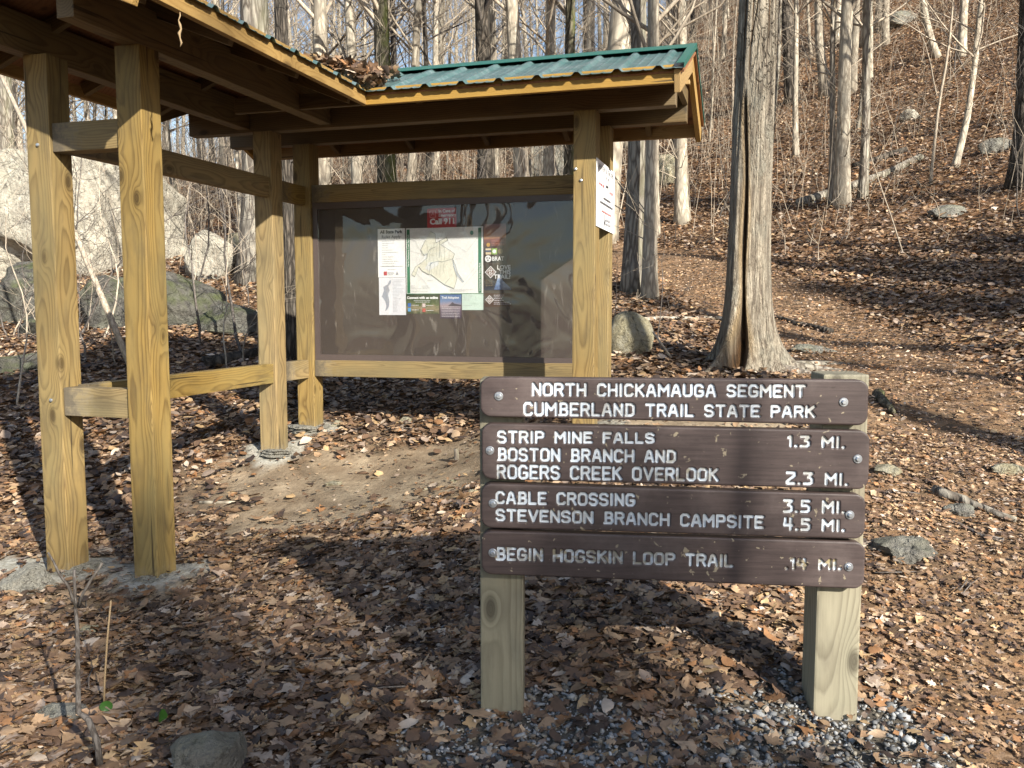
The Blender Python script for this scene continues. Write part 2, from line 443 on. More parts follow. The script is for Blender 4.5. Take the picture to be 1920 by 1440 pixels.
def ground_mat():
    m, nt, b = new_mat('forest_floor')
    v = mapping(nt, (1, 1, 1))
    def att(nm): return N(nt, 'ShaderNodeAttribute', attribute_name=nm).outputs['Fac']
    vo = N(nt, 'ShaderNodeTexVoronoi'); vo.inputs['Scale'].default_value = 16
    wv = N(nt, 'ShaderNodeVectorMath', operation='ADD'); L(nt, v, wv.inputs[0])
    nz = N(nt, 'ShaderNodeTexNoise'); nz.inputs['Scale'].default_value = 12; L(nt, v, nz.inputs['Vector'])
    s2 = N(nt, 'ShaderNodeVectorMath', operation='SCALE'); s2.inputs['Scale'].default_value = 0.12; L(nt, nz.outputs['Color'], s2.inputs[0])
    L(nt, s2.outputs[0], wv.inputs[1]); L(nt, wv.outputs[0], vo.inputs['Vector'])
    sp = N(nt, 'ShaderNodeSeparateColor'); L(nt, vo.outputs['Color'], sp.inputs[0])
    leaf = ramp(nt, sp.outputs[0], [(0.0, (0.035, 0.022, 0.014)), (0.35, (0.11, 0.062, 0.034)), (0.65, (0.19, 0.105, 0.052)), (0.85, (0.27, 0.165, 0.09)), (1.0, (0.30, 0.21, 0.15))])
    big = ramp(nt, noise(nt, v, 0.35, 5, 0.6), [(0.35, (0.72, 0.72, 0.72)), (0.65, (1.1, 1.05, 0.98))])
    leaf = mix(nt, 1.0, leaf, big, 'MULTIPLY')
    dirt = ramp(nt, noise(nt, v, 7, 8, 0.65), [(0.3, (0.22, 0.17, 0.115)), (0.7, (0.40, 0.325, 0.23))])
    speck = ramp(nt, noise(nt, v, 90, 4, 0.7), [(0.56, (0, 0, 0)), (0.68, (1, 1, 1))])
    dirt = mix(nt, math_(nt, 'MULTIPLY', speck, 0.5), dirt, (0.12, 0.08, 0.045))
    damp_shadow = ramp(nt, noise(nt, v, 2.2, 5, 0.6), [(0.42, (0, 0, 0)), (0.6, (1, 1, 1))])
    dirt = mix(nt, math_(nt, 'MULTIPLY', damp_shadow, 0.6), dirt, (0.15, 0.108, 0.07))  # soft shadow patches painted into the earth colour, along with damp
    lime = ramp(nt, noise(nt, v, 40, 6, 0.7), [(0.35, (0.25, 0.235, 0.19)), (0.65, (0.47, 0.46, 0.41))])
    dark = ramp(nt, noise(nt, v, 60, 6, 0.7), [(0.3, (0.06, 0.052, 0.042)), (0.7, (0.17, 0.15, 0.12))])
    leaf = mix(nt, math_(nt, 'MULTIPLY', att('trail'), 0.55), leaf, mix(nt, 0.5, leaf, (0.30, 0.215, 0.135)))
    col = mix(nt, att('dirt'), leaf, dirt)
    col = mix(nt, att('lime'), col, lime)
    col = mix(nt, att('gravel'), col, dark)
    L(nt, col, b.inputs['Base Color'])
    b.inputs['Roughness'].default_value = 0.9
    b.inputs['Specular IOR Level'].default_value = 0.2
    h = math_(nt, 'MULTIPLY_ADD', noise(nt, v, 25, 8, 0.7), 1.0, math_(nt, 'MULTIPLY', sp.outputs[1], 0.6))
    bump(nt, h, b, 0.6, 0.03)
    return m


M['ground'] = ground_mat()

# ------------------------------------------------------------------ the shelter's frame of reference
PHI, TX, TY = 0.2868, -1.5451, 6.6331
cph, sph = math.cos(PHI), math.sin(PHI)
KB = 0.30                       # height of the shelter's root


def kw(u, v):                   # shelter plan position -> world x, y
    return TX + u * cph + v * sph, TY - u * sph + v * cph


S_, LB, A1, A2, WD, U3 = 0.490, 2.242, -0.1064, 0.4326, 2.336, -0.020
POSTS = {'P1': (A1, -WD), 'P2': (A2, -WD), 'P3': (U3, -S_), 'P4': (0, 0), 'P5': (LB, -S_), 'P6': (LB, 0)}
SA = np.array([-0.1027, 2.74]); SD = -0.05     # the trail sign's left corner and its turn


def sw(s, off=0.0):             # along the sign, behind its face -> world x, y
    return SA[0] + s * math.cos(SD) - off * math.sin(SD), SA[1] + s * math.sin(SD) + off * math.cos(SD)


# ------------------------------------------------------------------ terrain
_ctrl = []
for px, py, Y in [(20, 1440, 2.45), (960, 1440, 2.42), (1900, 1440, 2.5), (941, 1340, 2.76), (1565, 1335, 2.70), (1900, 1200, 3.15),
                  (125, 1078, 4.38), (290, 1088, 4.23), (200, 1160, 3.75), (40, 1110, 4.05), (10, 1000, 5.0), (517, 852, 6.15), (585, 800, 6.6), (1105, 797, 5.6), (700, 985, 4.52),
                  (850, 865, 5.8), (1690, 1035, 3.75), (1900, 850, 4.9), (1640, 748, 5.9), (1400, 692, 7.3), (1900, 700, 6.6),
                  (1185, 662, 7.8), (700, 745, 7.9), (1500, 625, 9.6), (1900, 580, 9.2), (1222, 556, 11.5), (1350, 560, 11.2),
                  (1550, 470, 13.0), (1278, 420, 18.5), (1580, 385, 17.0), (1787, 315, 18.0), (1900, 330, 15.5), (1660, 85, 33.0),
                  (1900, 60, 27), (1450, 100, 38), (1300, 60, 50), (1000, 335, 32), (1000, 190, 60), (700, 320, 38), (700, 240, 70),
                  (400, 505, 15.5), (440, 600, 11.2), (430, 660, 9.6), (250, 670, 9.2), (60, 640, 10), (60, 545, 15), (280, 610, 13),
                  (320, 480, 20), (0, 400, 45), (350, 330, 65), (0, 330, 80), (1200, 130, 60), (1900, -140, 45), (1650, -110, 50), (1420, -60, 58), (1270, 10, 68)]:
    p = rayY(px, py, Y); _ctrl.append((p.x, p.y, p.z))
_ctrl += [(0, 0, 0.02), (-3, 1, -0.06), (3.2, 1, 0.06), (-5, 4, -0.02), (0, -6, 0.0), (-8, -6, -0.3), (8, -5, 0.8), (0, -30, -0.5), (-30, -20, -2.5),
          (30, -20, 6), (-25, 12, -0.5), (-60, 40, -1), (14, 6, 3.2), (30, 10, 10), (60, 30, 27), (0, 140, 9), (-100, 120, 4), (90, 110, 45),
          (-160, 0, -8), (160, 0, 45), (0, -160, -4), (-180, 200, -4), (180, 220, 60), (0, 260, 4), (-180, -180, -10), (180, -180, 20)]
_ctrl = np.array(_ctrl)
_C = 1.2
_n = len(_ctrl)
_d = np.sqrt(((_ctrl[:, None, :2] - _ctrl[None, :, :2]) ** 2).sum(-1) + _C * _C)
_A = np.zeros((_n + 3, _n + 3)); _A[:_n, :_n] = _d - 0.02 * np.eye(_n)
_A[:_n, _n] = 1; _A[:_n, _n + 1:] = _ctrl[:, :2]; _A[_n:, :_n] = _A[:_n, _n:].T
_w = np.linalg.solve(_A, np.concatenate([_ctrl[:, 2], np.zeros(3)]))
_oct = [(rng.uniform(0, 2 * math.pi, 6), rng.uniform(0, 6.28, 6)) for _ in range(7)]


def wav(x, y, wl, o):
    s = 0
    a, ph = _oct[o]
    for k in range(6):
        f = 2 * math.pi / wl * (0.7 + 0.12 * k)
        s = s + np.sin((x * math.cos(a[k]) + y * math.sin(a[k])) * f + ph[k])
    return s / 3.5


def sstep(a, b, x):
    t = np.clip((x - a) / (b - a), 0, 1); return t * t * (3 - 2 * t)


def ell(x, y, cx, cy, rx, ry, rot=0.0):
    c, s = math.cos(rot), math.sin(rot)
    dx, dy = x - cx, y - cy
    return np.sqrt(((dx * c + dy * s) / rx) ** 2 + ((-dx * s + dy * c) / ry) ** 2)


TRAIL = np.array([(1.9, 0.5), (2.1, 3.0), (2.6, 5.0), (3.0, 7.0), (3.3, 9.0), (3.2, 11.0), (2.4, 13.5), (1.2, 17), (0, 22)])


def trail_dist(x, y):
    best = np.full(np.shape(x), 1e9)
    for (x0, y0), (x1, y1) in zip(TRAIL[:-1], TRAIL[1:]):
        dx, dy = x1 - x0, y1 - y0
        t = np.clip(((x - x0) * dx + (y - y0) * dy) / (dx * dx + dy * dy), 0, 1)
        best = np.minimum(best, np.hypot(x - x0 - t * dx, y - y0 - t * dy))
    return best


def m_dirt(x, y):
    n = 0.20 * wav(x, y, 0.8, 0) + 0.13 * wav(x, y, 0.3, 1)
    a = sstep(1.20, 0.60, ell(x, y, -0.75, 5.42, 1.45, 0.92, -0.12) + n)
    b = sstep(1.05, 0.7, ell(x, y, 0.75, 5.3, 1.0, 0.55, -0.2) + n)
    c = 0.75 * sstep(1.1, 0.75, ell(x, y, *kw(0.16, -WD - 0.1), 0.70, 0.42, -PHI) + n * 0.6)
    return np.maximum(np.maximum(a, b), c)


def m_lime(x, y):
    n = 0.25 * wav(x, y, 0.35, 2) + 0.15 * wav(x, y, 0.14, 3)
    r = np.zeros(np.shape(x))
    for k, rr in (('P1', 0.30), ('P2', 0.24), ('P3', 0.23), ('P4', 0.2), ('P5', 0.24), ('P6', 0.2)):
        r = np.maximum(r, sstep(1.1, 0.7, ell(x, y, *kw(*POSTS[k]), rr * 1.2, rr) + n))
    r = np.maximum(r, sstep(1.1, 0.75, ell(x, y, *kw(-0.35, -WD - 0.05), 0.26, 0.18) + n))
    return r


def m_gravel(x, y):
    n = 0.2 * wav(x, y, 0.5, 4) + 0.12 * wav(x, y, 0.2, 5)
    return np.maximum(sstep(1.15, 0.75, ell(x, y, *sw(0.22, -0.12), 0.42, 0.26) + n), sstep(1.1, 0.75, ell(x, y, *sw(1.05, -0.08), 0.46, 0.30) + n))


def H(x, y):
    x = np.asarray(x, float); y = np.asarray(y, float)
    z = _w[_n] + _w[_n + 1] * x + _w[_n + 2] * y
    for i in range(_n):
        z = z + _w[i] * np.sqrt((x - _ctrl[i, 0]) ** 2 + (y - _ctrl[i, 1]) ** 2 + _C * _C)
    far = sstep(9, 40, np.hypot(x, y))
    z = z + 0.012 * wav(x, y, 1.1, 0) + 0.008 * wav(x, y, 0.45, 1) + far * (0.30 * wav(x, y, 9, 2) + 0.12 * wav(x, y, 3.2, 3))
    z = z + 0.012 * m_lime(x, y)
    return z


def h1(x, y): return float(H(np.array([x]), np.array([y]))[0])


def hit(px, py, y0=1.5, y1=90):
    """where the sight line through a photo pixel meets the ground"""
    d = ray(px, py); Y = np.arange(y0, y1, 0.03)
    gz = H(d.x / d.y * Y, Y); rz = CZ + d.z / d.y * Y
    k = np.argmax(gz > rz)
    if gz[k] <= rz[k]: k = len(Y) - 1
    return Vector((d.x / d.y * Y[k], Y[k], float(gz[k])))


def ax(lo, hi, fine_lo, fine_hi, st, grow):
    a = list(np.arange(fine_lo, fine_hi, st)); s = st; p = a[-1]
    while p < hi: s *= grow; p += s; a.append(p)
    s = st; p = a[0]; pre = []
    while p > lo: s *= grow; p -= s; pre.append(p)
    return np.array(pre[::-1] + a)


gx = ax(-320, 320, -6.5, 8.5, 0.06, 1.06); gy = ax(-220, 420, 1.6, 12.5, 0.06, 1.05)
GX, GY = np.meshgrid(gx, gy)
GZ = H(GX, GY)
nx_, ny_ = len(gx), len(gy)
idx = np.arange(nx_ * ny_).reshape(ny_, nx_)
Fq = np.stack([idx[:-1, :-1], idx[:-1, 1:], idx[1:, 1:], idx[1:, :-1]], -1).reshape(-1, 4)
me = np_mesh('ground', np.stack([GX, GY, GZ], -1).reshape(-1, 3), Fq, True,
             attrs={'trail': sstep(1.2, 0.5, trail_dist(GX, GY)).ravel(), 'dirt': m_dirt(GX, GY).ravel(), 'lime': m_lime(GX, GY).ravel(), 'gravel': m_gravel(GX, GY).ravel()})
tag(link('ground', me, M['ground']), kind='structure')


# ------------------------------------------------------------------ the notice shelter
kiosk = empty('notice_shelter', (TX, TY, KB), 'green roofed open timber shelter holding a brown notice board', 'shelter', rz=-PHI)


def K(u, v, h): return Vector((u, v, h + CZ - KB))


K4 = Matrix.Translation((TX, TY, KB)) @ Matrix.Rotation(-PHI, 4, 'Z')


def bevel_box(wx, wy, ln, bev=0.004):
    bm = bmesh.new()
    bmesh.ops.create_cube(bm, size=1.0)
    bmesh.ops.scale(bm, vec=(wx, wy, ln), verts=bm.verts)
    bmesh.ops.translate(bm, vec=(0, 0, ln / 2), verts=bm.verts)
    if bev: bmesh.ops.bevel(bm, geom=bm.edges[:], offset=bev, segments=2, profile=0.6, affect='EDGES')
    return bm


def member(name, a, b, wx, wy, xa, mat, parent=None, bev=0.004):
    """a sawn timber from a to b (root coordinates), wx across xa, wy across the other way"""
    a, b = Vector(a), Vector(b); z = (b - a); ln = z.length; z.normalize()
    x = Vector(xa); x = (x - z * x.dot(z)).normalized(); y = z.cross(x)
    bm = bevel_box(wx, wy, ln, bev)
    me = bpy.data.meshes.new(name); bm.to_mesh(me); bm.free()
    o = link(name, me, mat, parent or kiosk)
    mt = Matrix((x, y, z)).transposed().to_4x4(); mt.translation = a
    o.matrix_local = mt
    return o


UX, VX, HX = Vector((1, 0, 0)), Vector((0, 1, 0)), Vector((0, 0, 1))
BEAM_B = 1.215                   # underside of the carrying beams (relative to the lens)
RIDGE, SLOPE = 1.622, 0.40
RV, RU = -0.22, 0.20             # ridge lines of the two wings
for k, (u, v) in POSTS.items():
    g = h1(*kw(u, v)) - CZ - 0.12
    top = 1.40 if k in ('P1', 'P2') else BEAM_B
    if k in ('P1', 'P2'): top = BEAM_B + 0.02
    p = member('post', K(u, v, g), K(u, v, top), 0.14, 0.14, UX, M['pine'], bev=0.006)
# carrying beams: two along each wing
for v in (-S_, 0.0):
    member('beam', K(-0.62, v, BEAM_B + 0.095), K(2.79 + 0.02 * (v > -0.1), v, BEAM_B + 0.095), 0.09, 0.19, VX, M['pine_beam_shaded'])
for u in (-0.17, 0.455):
    member('beam', K(u, -2.80, BEAM_B + 0.11), K(u, -S_ - 0.047, BEAM_B + 0.11), 0.09, 0.184, UX, M['pine_beam_shaded'])
# rails
member('rail', K(A1 + 0.072, -WD - 0.01, 0.834), K(A2 - 0.072, -WD - 0.01, 0.834), 0.09, 0.139, VX, M['pine'])
member('rail', K(A1 + 0.072, -WD - 0.01, -0.467), K(A2 - 0.072, -WD - 0.01, -0.467), 0.09, 0.142, VX, M['pine'])
for hh in (0.834, -0.455):
    member('rail', K(-0.0, -WD + 0.038, hh), K(-0.0, -S_ - 0.072, hh), 0.064, 0.136, UX, M['pine'])
    member('rail', K(-0.0, -S_ + 0.072, hh), K(0.0, -0.072, hh), 0.064, 0.136, UX, M['pine'])
member('rail', K(0.072, -0.01, 0.848), K(LB - 0.072, -0.01, 0.840), 0.09, 0.128, VX, M['pine'])
member('rail', K(0.072, -0.01, -0.450), K(LB - 0.072, -0.01, -0.440), 0.09, 0.122, VX, M['pine'])
# roof timbers


def deck_h(d): return RIDGE - SLOPE * abs(d)      # height of the metal at a distance d from the ridge


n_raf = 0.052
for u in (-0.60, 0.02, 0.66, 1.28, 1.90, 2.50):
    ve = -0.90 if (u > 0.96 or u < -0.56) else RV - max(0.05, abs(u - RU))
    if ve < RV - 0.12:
        member('rafter', K(u, RV, deck_h(0) - 0.075), K(u, ve, deck_h(ve - RV) - 0.075), 0.038, 0.07, UX, M['pine_beam_shaded'], bev=0.002)
    member('rafter', K(u, RV, deck_h(0) - 0.075), K(u, 0.49, deck_h(0.71) - 0.075), 0.038, 0.07, UX, M['pine_beam_shaded'], bev=0.002)
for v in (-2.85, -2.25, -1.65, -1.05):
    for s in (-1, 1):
        member('rafter', K(RU, v, deck_h(0) - 0.075), K(RU + s * 0.70, v, deck_h(0.70) - 0.075), 0.038, 0.07, VX, M['pine_beam_shaded'], bev=0.002)
member('ridge_board', K(-0.68, RV, RIDGE - 0.115), K(2.82, RV, RIDGE - 0.115), 0.036, 0.14, VX, M['pine_beam_shaded'])
member('ridge_board', K(RU, -2.9, RIDGE - 0.115), K(RU, RV - 0.03, RIDGE - 0.115), 0.036, 0.14, UX, M['pine_beam_shaded'])
# fascias and barge boards
FA = 1.286
member('fascia', K(0.935, -0.955, FA), K(2.825, -0.955, FA), 0.034, 0.098, VX, M['pine_trim'], bev=0.003)
member('fascia', K(0.955, -2.95, FA), K(0.955, -0.974, FA), 0.034, 0.098, UX, M['pine_trim'], bev=0.003)
member('fascia', K(-0.70, 0.515, FA - 0.015), K(2.825, 0.515, FA - 0.015), 0.034, 0.11, VX, M['pine_trim'], bev=0.003)
member('fascia', K(-0.555, -2.95, FA), K(-0.555, -0.95, FA), 0.034, 0.11, UX, M['pine_trim'], bev=0.003)
member('fascia', K(-0.70, -0.955, FA), K(-0.575, -0.955, FA), 0.034, 0.11, VX, M['pine_trim'], bev=0.003)
member('blocking', K(0.03, -0.93, FA + 0.005), K(0.92, -0.93, FA + 0.005), 0.034, 0.09, VX, M['pine_beam_shaded'], bev=0.003)
for u in (2.843, -0.72):
    for s, e in ((-1, 0.755), (1, 0.77)):
        member('barge_board', K(u, RV + s * 0.004, RIDGE - 0.075), K(u, RV + s * e, deck_h(e) - 0.075), 0.034, 0.125, UX, M['pine_trim'], bev=0.003)
for s in (-1, 1):
    member('barge_board', K(RU + s * 0.004, -2.97, RIDGE - 0.075), K(RU + s * 0.77, -2.97, deck_h(0.77) - 0.075), 0.034, 0.125, VX, M['pine_trim'], bev=0.003)
# stud in the open gable
member('gable_stud', K(2.80, -0.22, BEAM_B + 0.19), K(2.80, -0.22, RIDGE - 0.19), 0.038, 0.089, VX, M['pine_trim'], bev=0.003)
member('gable_tie', K(2.80, -0.445, BEAM_B + 0.15), K(2.80, -0.045, BEAM_B + 0.15), 0.036, 0.089, UX, M['pine_beam_shaded'], bev=0.003)


def rib(t):
    """trapezoid main ribs every 229 mm with two small ripples between"""
    q = (t / 0.2286) % 1.0
    d = min(q, 1 - q) * 0.2286
    if d < 0.012: return 0.020
    if d < 0.030: return 0.020 * (0.030 - d) / 0.018
    for c in (0.36, 0.64):
        e = abs(q - c) * 0.2286
        if e < 0.012: return 0.004 * (1 - e / 0.012)
    return 0.0


def roof_sheet(name, axis, t0, t1, dstart, dend, sign, off, ribs, mat, thick, parent):
    """one roof slope as strips running down the fall; dend(t) is where it stops (eave or valley)"""
    mb = MB(); prev = None
    step = 0.006 if ribs else 0.03
    n = int(round((t1 - t0) / step))
    for i in range(n + 1):
        t = t0 + (t1 - t0) * i / n
        e = dend(t); s0 = dstart(t)
        z = (rib(t) if ribs else 0) + off
        row = []
        for q in (0, 0.33, 0.66, 1.0):
            dd = s0 + (e - s0) * q
            hh = deck_h(dd) + z
            row.append(K(t, RV + sign * dd, hh) if axis == 'u' else K(RU + sign * dd, t, hh))
        base = len(mb.v); mb.v += [tuple(p) for p in row]
        if prev is not None and e - s0 > 1e-4:
            for q in range(3): mb.f.append((prev + q, prev + q + 1, base + q + 1, base + q))
        prev = base
    o = mb.build(name, mat, parent)
    sm = o.modifiers.new('thickness', 'SOLIDIFY'); sm.thickness = thick; sm.offset = 0
    return o


EV = 0.80


def rw_front_end(t):
    if t > RU + EV or t < RU - EV: return EV
    return max(0.0005, min(EV, abs(t - RU)))


def lw_end(t): return EV


def lw_start(t): return 0.0 if t < RV - EV else 0.0


sheet = M['roof']
roof_e = sheet
for nm, ribs, off, mat, th, ev in (('metal_roof', True, 0.0, sheet, 0.0012, 0.80), ('roof_deck', False, -0.025, M['plywood'], 0.012, 0.755)):
    EV = ev
    roof_sheet(nm, 'u', -0.74, 2.878, lambda t: 0.0, rw_front_end, -1, off, ribs, mat, th, kiosk)
    roof_sheet(nm, 'u', -0.74, 2.878, lambda t: 0.0, lambda t: EV, 1, off, ribs, mat, th, kiosk)
    for s in (1, -1):
        roof_sheet(nm, 'v', -2.99, RV, lambda t: max(0.0, 0.0 if t < RV - EV else RV - t - 0.0) * 0 + (0 if t < RV else 0),
                   lambda t: EV if t < RV - EV else max(0.0006, RV - t), s, off, ribs, mat, th, kiosk)
for a, b, ax_ in (((-0.75, RV), (2.885, RV), 'u'), ((RU, -3.0), (RU, RV - 0.1), 'v')):
    mb = MB()
    for s in (-1, 1):
        o_ = 0.13
        if ax_ == 'u':
            p = [K(a[0], RV, RIDGE + 0.032), K(b[0], RV, RIDGE + 0.032), K(b[0], RV + s * o_, deck_h(o_) + 0.026), K(a[0], RV + s * o_, deck_h(o_) + 0.026)]
        else:
            p = [K(RU, a[1], RIDGE + 0.032), K(RU, b[1], RIDGE + 0.032), K(RU + s * o_, b[1], deck_h(o_) + 0.026), K(RU + s * o_, a[1], deck_h(o_) + 0.026)]
        mb.poly(p)
    o = mb.build('ridge_cap', M['roof_cap'], kiosk)
    sm = o.modifiers.new('thickness', 'SOLIDIFY'); sm.thickness = 0.002
# rake trim of green metal along the right-hand gable
for s in (-1, 1):
    mb = MB()
    mb.poly([K(2.84, RV, RIDGE + 0.034), K(2.883, RV, RIDGE + 0.034), K(2.883, RV + s * 0.80, deck_h(0.80) + 0.026), K(2.84, RV + s * 0.80, deck_h(0.80) + 0.026)])
    mb.poly([K(2.883, RV, RIDGE + 0.034), K(2.883, RV, RIDGE + 0.004), K(2.883, RV + s * 0.80, deck_h(0.80) - 0.004), K(2.883, RV + s * 0.80, deck_h(0.80) + 0.026)])
    o = mb.build('rake_trim', M['roof_cap'], kiosk)
    sm = o.modifiers.new('thickness', 'SOLIDIFY'); sm.thickness = 0.0015

# notice panel
mb = MB(); mb.box(K(0.073, -0.024, -0.388), K(LB - 0.073, 0.0, 0.782)); mb.build('notice_panel', M['panel'], kiosk)
fr = [((0.073, -0.388), (LB - 0.073, -0.345)), ((0.073, 0.735), (LB - 0.073, 0.782)), ((0.073, -0.345), (0.112, 0.735)), ((LB - 0.112, -0.345), (LB - 0.073, 0.735))]
for (u0, h0), (u1, h1_) in fr:
    mb = MB(); mb.box(K(u0, -0.048, h0), K(u1, -0.0245, h1_)); mb.build('panel_frame', M['panel_frame'], kiosk)


def pane_mat():
    m, nt, b = new_mat('clear_plastic_pane')
    out = nt.nodes['Material Output']; nt.nodes.remove(b)
    tr = N(nt, 'ShaderNodeBsdfTransparent'); tr.inputs['Color'].default_value = (0.93, 0.93, 0.93, 1)
    gl = N(nt, 'ShaderNodeBsdfGlossy'); gl.inputs['Roughness'].default_value = 0.035
    fz_ = N(nt, 'ShaderNodeFresnel'); fz_.inputs['IOR'].default_value = 1.75
    gb = N(nt, 'ShaderNodeNewGeometry'); fz = math_(nt, 'MULTIPLY', fz_.outputs[0], math_(nt, 'SUBTRACT', 1.0, gb.outputs['Backfacing']))
    v = mapping(nt, (1, 1, 1))
    w = N(nt, 'ShaderNodeTexNoise'); w.inputs['Scale'].default_value = 2.2; w.inputs['Detail'].default_value = 1.5; w.inputs['Distortion'].default_value = 1.3
    L(nt, v, w.inputs['Vector'])
    bp = N(nt, 'ShaderNodeBump'); bp.inputs['Strength'].default_value = 0.38; bp.inputs['Distance'].default_value = 0.03
    L(nt, w.outputs['Fac'], bp.inputs['Height'])
    L(nt, bp.outputs[0], gl.inputs['Normal'])
    scr = ramp(nt, noise(nt, mapping(nt, (3, 3, 0.8)), 4, 4, 0.6, 2.5), [(0.60, (0, 0, 0)), (0.68, (1, 1, 1))])
    df = N(nt, 'ShaderNodeBsdfDiffuse'); df.inputs['Color'].default_value = (0.5, 0.47, 0.43, 1)
    m1 = N(nt, 'ShaderNodeMixShader'); L(nt, math_(nt, 'MULTIPLY_ADD', scr, 0.07, 0.018), m1.inputs[0]); L(nt, tr.outputs[0], m1.inputs[1]); L(nt, df.outputs[0], m1.inputs[2])
    m2 = N(nt, 'ShaderNodeMixShader'); L(nt, fz, m2.inputs[0]); L(nt, m1.outputs[0], m2.inputs[1]); L(nt, gl.outputs[0], m2.inputs[2])
    L(nt, m2.outputs[0], out.inputs['Surface'])
    return m


mb = MB(); mb.box(K(0.1135, -0.046, -0.3435), K(LB - 0.1135, -0.043, 0.7335)); mb.build('pane', pane_mat(), kiosk)
# bolt heads on the posts
for (u, v, h) in ((LB - 0.02, -S_ - 0.071, 0.79), (A1 + 0.0, -WD - 0.071, 0.80), (A1 + 0.01, -WD - 0.071, -0.46), (LB - 0.055, -S_ - 0.071, 0.86)):
    mb = MB(); p = K(u, v, h); mb.tube([p + Vector((0, 0.002, 0)), p - Vector((0, 0.006, 0)), p - Vector((0, 0.008, 0))], [0.009, 0.009, 0.005], 10)
    mb.build('bolt', M['steel'], kiosk)

# ------------------------------------------------------------------ posters on the board and the white sign
PB = {}


def pm(name, c, rough=0.45):
    if name not in PB: PB[name] = plain('print_' + name, c, rough)
    return PB[name]


INK, WHITE, RED = pm('ink', (0.03, 0.03, 0.04)), pm('white', (0.78, 0.80, 0.82)), pm('red', (0.42, 0.03, 0.04))
GREYINK, GREEN = pm('grey', (0.33, 0.34, 0.37)), pm('green', (0.015, 0.16, 0.075))


def text_mesh(s, size, bold=0.0, align='LEFT', width=None, space=1.0):
    cu = bpy.data.curves.new('t', 'FONT'); cu.body = s; cu.size = size; cu.offset = bold; cu.align_x = align
    cu.resolution_u = 3; cu.space_line = space
    ob = bpy.data.objects.new('t', cu)
    me = bpy.data.meshes.new_from_object(ob)
    bpy.data.objects.remove(ob); bpy.data.curves.remove(cu)
    me.materials.clear()
    if width:
        n = len(me.vertices); a = np.zeros(n * 3, dtype=np.float32); me.vertices.foreach_get('co', a); a = a.reshape(-1, 3)
        w = a[:, 0].max() - a[:, 0].min(); x0 = a[:, 0].min()
        a[:, 0] = (a[:, 0] - x0) * width / w + (x0 if align == 'LEFT' else -width / 2)
        me.vertices.foreach_set('co', a.ravel())
    return me


class Poster:
    """a flat printed sheet; its own x is right, y up, z out of the sheet"""
    def __init__(s, name, label, cat, w, h, mat, M4, group=None, thick=0.0008):
        s.w, s.h = w, h
        mb = MB(); mb.box((0, 0, 0), (w, h, thick))
        s.o = mb.build(name, mat); s.o.matrix_world = M4
        tag(s.o, label, cat, group); s.z = thick

    def up(s): s.z += 0.0005; return s.z

    def poly(s, name, pts, mat):
        z = s.up(); mb = MB(); mb.poly([(x, y, z) for x, y in pts]); return mb.build(name, mat, s.o)

    def rect(s, name, x0, y0, x1, y1, mat): return s.poly(name, [(x0, y0), (x1, y0), (x1, y1), (x0, y1)], mat)

    def lines(s, name, rows, mat, t=0.0028):
        """rows of small print as broken bars"""
        z = s.up(); mb = MB()
        for x0, x1, y in rows:
            x = x0
            while x < x1:
                w = min(random.uniform(0.006, 0.018), x1 - x)
                mb.poly([(x, y, z), (x + w, y, z), (x + w, y + t, z), (x, y + t, z)]); x += w + 0.0028
        return mb.build(name, mat, s.o)

    def stroke(s, name, paths, w, mat):
        z = s.up(); mb = MB()
        for pts in paths:
            for (ax0, ay0), (bx, by) in zip(pts[:-1], pts[1:]):
                d = Vector((bx - ax0, by - ay0)); l = d.length
                if l < 1e-6: continue
                n = Vector((-d.y, d.x)) / l * w / 2; e = d / l * w * 0.3
                mb.poly([(ax0 + n.x - e.x, ay0 + n.y - e.y, z), (ax0 - n.x - e.x, ay0 - n.y - e.y, z), (bx - n.x + e.x, by - n.y + e.y, z), (bx + n.x + e.x, by + n.y + e.y, z)])
        return mb.build(name, mat, s.o)

    def disc(s, name, x, y, r, mat, n=20, r2=None):
        return s.poly(name, [(x + r * math.cos(6.2832 * k / n), y + (r2 or r) * math.sin(6.2832 * k / n)) for k in range(n)], mat)

    def text(s, name, t, x, y, size, mat, bold=0.0, align='LEFT', width=None, rot=0.0, space=1.0):
        o = link(name, text_mesh(t, size, bold, align, width, space), mat, s.o)
        o.matrix_local = Matrix.Translation((x, y, s.up())) @ Matrix.Rotation(rot, 4, 'Z')
        return o


B3 = Matrix((UX, HX, -VX)).transposed().to_4x4()       # poster axes in the shelter's frame


def board_at(u, h, v=-0.0245, tilt=0.0):
    return K4 @ Matrix.Translation(K(u, v, h)) @ B3 @ Matrix.Rotation(tilt, 4, 'Z')


G_ = 'papers pinned on the notice board'
P = Poster('emergency_notice', 'red notice reading Call 911 at the top of the notice board', 'notice', 0.223, 0.138, RED, board_at(0.983, 0.576, tilt=0.01), G_)
P.text('heading', 'In Case of\nEmergency', 0.088, 0.107, 0.030, WHITE, 0.0006)
P.text('number', 'Call 911', 0.02, 0.026, 0.055, WHITE, 0.0022, width=0.186)
P.stroke('icon', [[(0.022, 0.075), (0.022, 0.12), (0.066, 0.12), (0.066, 0.075), (0.022, 0.075)], [(0.034, 0.088), (0.044, 0.108), (0.054, 0.088)], [(0.030, 0.097), (0.058, 0.097)]], 0.004, pm('pink', (0.7, 0.3, 0.3)))

